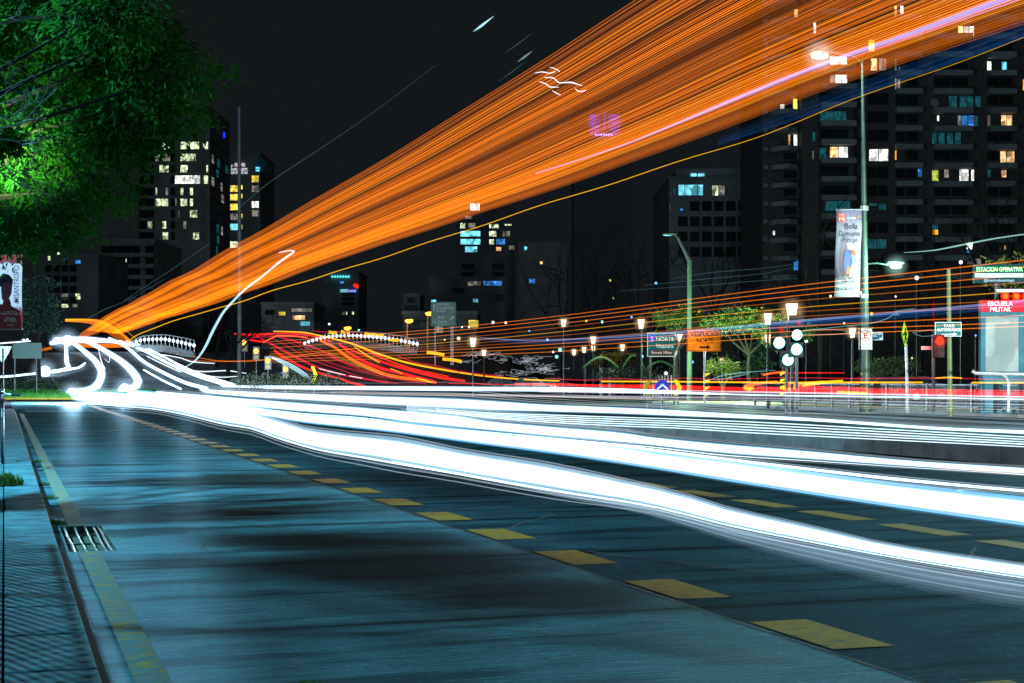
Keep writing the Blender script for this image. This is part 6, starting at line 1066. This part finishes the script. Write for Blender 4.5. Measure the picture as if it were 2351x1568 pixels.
for f in fs:
    d = DENS(f)*rng.uniform(.6, 1.35); P, r = strand(f, .0026*rng.uniform(.6, 1.5)*(1+tt/30)); m = SO[0] if d > .72 else SO[3] if d > .6 else SO[1] if d > .38 else SO[2]; build(MB().tube(P, r, 4), "strand", m, swp)
fine = MB(); fine2 = MB()
for k in range(130):
    f = rng.random()*1.0; P, r = strand(f, .0019*rng.uniform(.6, 1.5)*(1+tt/30)); (fine if rng.random() < .9*DENS(f)**1.5 else fine2).tube(P, r, 3)
build(fine, "strand", SO[1], swp, kind="stuff", label="the finest bright orange lines of the sweep", cat=None); build(fine2, "strand", SO[2], swp, kind="stuff", label="the dimmest fine orange lines of the sweep")
# lilac band inside the sweep and the blue glow under it
GB = "pale bands under the orange sweep"
LB = [(1230, 398, 2), (1435, 331, 3), (1560, 280, 5), (1722, 212, 9), (1908, 139, 10), (2080, 80, 13), (2351, -20, 20), (2640, -125, 26)]
for lab, dv, kw, m, s_ in (("broad lilac white band of light low in the orange sweep", 0, .56, glow("lilac_band", (.22, .34, 1.0), .80, False, True), 5.9), ("pink upper edge of the lilac band", -.42, .22, glow("pink_band", (.50, .22, .40), .5, False, True), 5.9), ("blue lower edge of the lilac band", .40, .20, glow("blue_band", (.28, .40, .95), .7, False, True), 5.9), ("thin lilac line just below the lilac band", .78, .10, glow("lilac_band", (.22, .34, 1.0), .80, False, True), 5.9)):
    P, R = lane_path(s_, [(u, v+dv*w, w*kw) for u, v, w in LB]); trail(lab, P, R, m, GB, 7)
for k in range(7):
    f = k/6; c = [(1650, 318+f*14, 1.4), (1837, 242+f*28, 2.4), (1962, 196+f*27, 3), (2150, 124+f*32, 4), (2351, 46+f*38, 5.5), (2640, -65+f*45, 7)]
    P, R = lane_path(6.9, c); trail(ORD[k]+" deep blue line counted down in the blue glow under the orange sweep", P, R, glow("deep_blue_bright", (.012, .10, .34), .24, False, True) if k in (3, 5, 6) else glow("deep_blue", (.003, .035, .13), .24, False, True), "deep blue lines under the orange sweep", 6)
YLN = [(299, 781, 1.86), (304, 776, 1.86), (344, 757, 1.86), (430, 727, 1.86), (497, 709, 1.86), (560, 690, 1.86), (631, 666, 1.86), (750, 631, 1.74), (931, 574, 1.61), (1176, 494, 1.61), (1374, 430, 1.61), (1550, 375, 1.49), (1722, 319, 1.18), (1962, 229, 0.99), (2257, 120, 0.81), (2351, 86, 0.74), (2640, -18, 0.74)]
P, R = lane_path(4.0, YLN, n=110); P[:, 2] += .006*np.sin(np.arange(len(P))*.55); trail("single thin yellow line running below the whole orange sweep", P, R, glow("yellow_line", (1.0, .50, .008), .95, False, True), None, 6)
# the sign's turn at the far left: hooks of orange light
T_HK = glow("hook_orange", (1.0, .25, .006), .50, False, True); T_HK2 = glow("hook_orange_dim", (1.0, .16, .006), .25, False, True); hk = thing("light_sweep", "crossing orange hook of light at the left foot of the big sweep", "light trail", W(220, 760, 150))
for k in range(16):
    f = k/15; P, R = free_path([(150, 733+f*5, 160, 1.6), (185, 732.5+f*7, 158, 1.6), (222, 734+f*13, 154, 1.6), (250, 744+f*22, 150, 1.6), (275, 760+f*22, 147, 1.6), (300, 782+f*8, 144, 1.6)], 30); build(MB().tube(P, R*(1.5 if k < 5 else 1), 4), "strand", T_HK if k < 6 or k % 3 == 0 else T_HK2, hk)
lp_ = thing("light_sweep", "rounded orange loop of light around the overpass end below the hook", "light trail", W(230, 780, 152))
for k in range(18):
    f = k/17; P, R = free_path([(300, 796-f*10, 148, 1.5), (240, 798-f*9, 150, 1.5), (195, 797-f*10, 152, 1.5), (178+f*14, 785-f*3, 153, 1.5), (184+f*18, 768+f*4, 153, 1.5), (212+f*10, 750+f*15, 152, 1.5), (250+f*5, 728+f*24, 150, 1.5)], 36); build(MB().tube(P, R, 4), "strand", T_HK if k % 3 == 0 else T_HK2, lp_)
P, R = free_path([(91, 804, 160, 7), (118, 799, 160, 6.5)], 6); trail("short orange bar of light left of the headlight cluster", P, R, T_HK)
# odd single lines
CY = TG["cyan"]; T_CY = glow("pale_cyan", (.50, .85, .95), .95, False, True); T_CYD = glow("dim_cyan", (.10, .26, .32), .26, False, True); T_CYM = glow("mid_cyan", (.25, .62, .70), .6, False, True)
def single(lab, pts, Y, m, g=CY, n=40): P, R = free_path([(u, v, Y, w) for u, v, w in pts], n); return trail(lab, P, R, m, g, 6)
single("long pale blue curved line rising through the foot of the orange sweep", [(405, 850, 1.2), (430, 840, 2), (452, 824, 3.5), (473, 793, 5.5), (485, 767, 6), (497, 744, 6), (512, 718, 5.5), (530, 697, 5), (564, 663, 4.5), (600, 636, 4), (635, 607, 4.5), (662, 587, 5), (676, 577, 4), (668, 575, 3), (640, 580, 2)], 96, T_CY, None, 60)
def wht(lab, pts, g="pale arcs near the yellow chevron"): P, R = fp(pts); trail(lab, P, R, T_CY, g, 6)
for k in range(3): wht(("upper", "middle", "lower")[k]+" strand of the pale arc above the yellow chevron", [(618+k, 817+k*1.4, 1.6), (650-k, 828+k*3, 2.4), (682-k*2, 844+k*3, 2.6), (706-k*3, 862+k*2, 2.4), (721-k*4, 878, 2.2)])
single("faint blue line climbing left of the sweep from the narrow tower", [(545, 480, 1.2), (617, 420, 1.4), (690, 371, 1.5), (770, 318, 1.2), (861, 255, 1.0), (1000, 150, .7)], 60, T_CYD)
single("faint pale line over the left foot of the sweep", [(285, 690, 1.2), (330, 660, 1.4), (400, 615, 1.2), (480, 560, 1.0)], 80, T_CYD); single("second faint pale line over the left foot of the sweep, lower", [(200, 732, 1.5), (237, 712, 2), (290, 690, 1), (380, 640, .8)], 80, T_CYD)
for k, (u, v, l, w) in enumerate(((1110, 55, 48, 5), (1104, 62, 28, 3), (1205, 130, 34, 5), (1190, 100, 60, 2.2), (1175, 165, 60, 2.0))):
    single(("bright pale streak high above the sweep, top one", "short pale streak just under the topmost one", "greenish pale smudge of light above the sweep", "thin dark teal streak over the greenish smudge", "thin dark teal streak under the greenish smudge")[k], [(u-l/2, v+l*.36, .6), (u, v, w), (u+l/2, v-l*.38, .6)], 22, (T_CY, T_CYM, glow("smudge_green", (.25, .42, .34), .6, False, True), T_CYD, T_CYD)[k], "pale streaks in the sky above the sweep", 12)
SQ = "white squiggles over the orange sweep"
for lab, pts in (("white squiggle over the sweep, upper left short one", [(1228, 168, 1.1), (1245, 165, 2.2), (1262, 168, 1.7), (1275, 164, 1.7)]), ("white squiggle over the sweep, top right short one", [(1262, 154, 1.1), (1275, 158, 1.7), (1285, 164, 1.7)]), ("longest white squiggle over the sweep", [(1250, 178, 1.1), (1268, 178, 2.2), (1285, 190, 2.2), (1310, 189, 3.3), (1325, 193, 2.2), (1337, 197, 1.1)]), ("lower left white squiggle over the sweep", [(1238, 187, 1.1), (1252, 192, 2.2), (1265, 200, 2.2), (1283, 200, 1.1)]), ("lowest right white squiggle over the sweep", [(1320, 204, 1.1), (1332, 210, 2.2), (1346, 207, 1.1)]), ("small lowest left white squiggle over the sweep", [(1268, 208, 1.1), (1278, 214, 2.2), (1287, 218, 1.1)])):
    single(lab, pts, 17, T_W2, SQ, 16)
single("pale cyan wavy line from the green signals across to the fan", [(2017, 622, 1), (1990, 620, .8)], 58, T_CYD, CY, 4)
single("thin pale wavy line climbing past the banner post", [(1837, 760, 1.4), (1930, 750, 1.5), (2000, 742, 1.8), (2040, 730, 1.6), (2052, 722, 2), (2065, 724, 1.4), (2056, 716, 1.4), (2090, 710, 1.6), (2102, 709, 1.4)], 55, T_CYM)
single("bright pale green line rising to the right edge above the station display", [(2075, 580, 1), (2140, 575, 2.5), (2200, 564, 4), (2260, 552, 3.5), (2300, 545, 3), (2351, 538, 3), (2450, 528, 3)], 40, glow("pale_green_line", (.40, .78, .70), .7, False, True))
for k, (a, b, c) in enumerate(((640, 622, 606), (655, 634, 612), (668, 650, 640))): single(ORD[k]+" faint teal line counted down above the orange fan in the middle", [(1540-k*60, a-0, .8), (1640, (a+b)/2-6, 1.4), (1750, b-6, 1.2), (1830, c, .7)], 75, T_CYD, "faint teal lines above the fan")
single("thin closed loop of pale light between the orange sign and the signals", [(1833, 762, 1), (1870, 756, 1.2), (1930, 758, 1), (1955, 764, 1), (1900, 768, 1.2), (1850, 768, 1), (1834, 763, 1)], 58, T_CYM); single("thin looping pale line beside the taxi sign", [(2095, 764, 1), (2115, 760, 1.2), (2138, 758, 1), (2146, 768, 1), (2120, 772, 1), (2098, 766, 1)], 54, T_CYM)
single("pair of pale arcs rising from the orange sign post, upper", [(1626, 874, 1.5), (1660, 862, 2.5), (1700, 856, 2.4), (1750, 852, 1.5), (1780, 850, .8)], 74, T_CYM, "pale arcs near the signal pole"); single("pair of pale arcs rising from the orange sign post, lower", [(1640, 873, 1.2), (1680, 866, 2.2), (1720, 858, 1.5)], 74, T_CYM, "pale arcs near the signal pole")
for k, (lab, pts) in enumerate((("orange wavy line low over the left planting, upper", [(440, 818, 1), (500, 828, 1.4), (560, 830, 1.4), (640, 822, 1.4), (760, 806, 1.2), (900, 790, 1)]), ("orange wavy line low over the left planting, lower", [(420, 825, .8), (500, 830, 1.2), (600, 826, 1.2), (720, 816, 1.0), (860, 802, .8)]), ("thin yellow wavy line hugging the crossing hook", [(250, 733, 1), (270, 745, 1.2), (300, 768, 1.4), (322, 787, 1)]))): single(lab, pts, 100, OR[0] if k < 2 else OR[2], "thin orange lines on the left")
# reflections on the parked cars painted in as a tangle of glowing tubes
tg_ = MB()
for (u, v, su, sv, n) in ((1215, 822, 26, 3, 9), (1205, 832, 30, 5, 10), (1110, 815, 40, 4, 10), (1150, 828, 36, 5, 9), (1225, 852, 46, 6, 22), (1170, 858, 30, 4, 10), (1240, 842, 24, 8, 12), (1085, 812, 26, 3, 6), (1060, 830, 20, 2, 3)):
    for k in range(n):
        a = u+rng.normal()*su*.6; b = v+rng.normal()*sv*.6; P, R = free_path([(a+i*rng.uniform(2, 7), b+rng.normal()*2.2, 118, .9) for i in range(rng.integers(3, 7))], 14); tg_.tube(P, R, 4)
build(tg_, "reflection_tubes", T_GREY, None, "tangle of small white glowing tubes standing in for reflections on the parked cars in the middle", "light trail", kind="stuff", loc=W(1200, 845, 118))

# unseen spotlight added outside the frame to brighten the signs
sp = bpy.data.lights.new("sign_fill_spot", 'SPOT'); sp.energy = 140000; sp.color = (1.0, .98, .90); sp.spot_size = math.radians(24); sp.spot_blend = .8; sp.shadow_soft_size = .3
so = bpy.data.objects.new("sign_fill_spot", sp); COL.objects.link(so); so.location = tuple(rd(25, 6, .95)); so.rotation_euler = (Vector(W(1700, 770, 80))-so.location).to_track_quat('-Z', 'Y').to_euler()
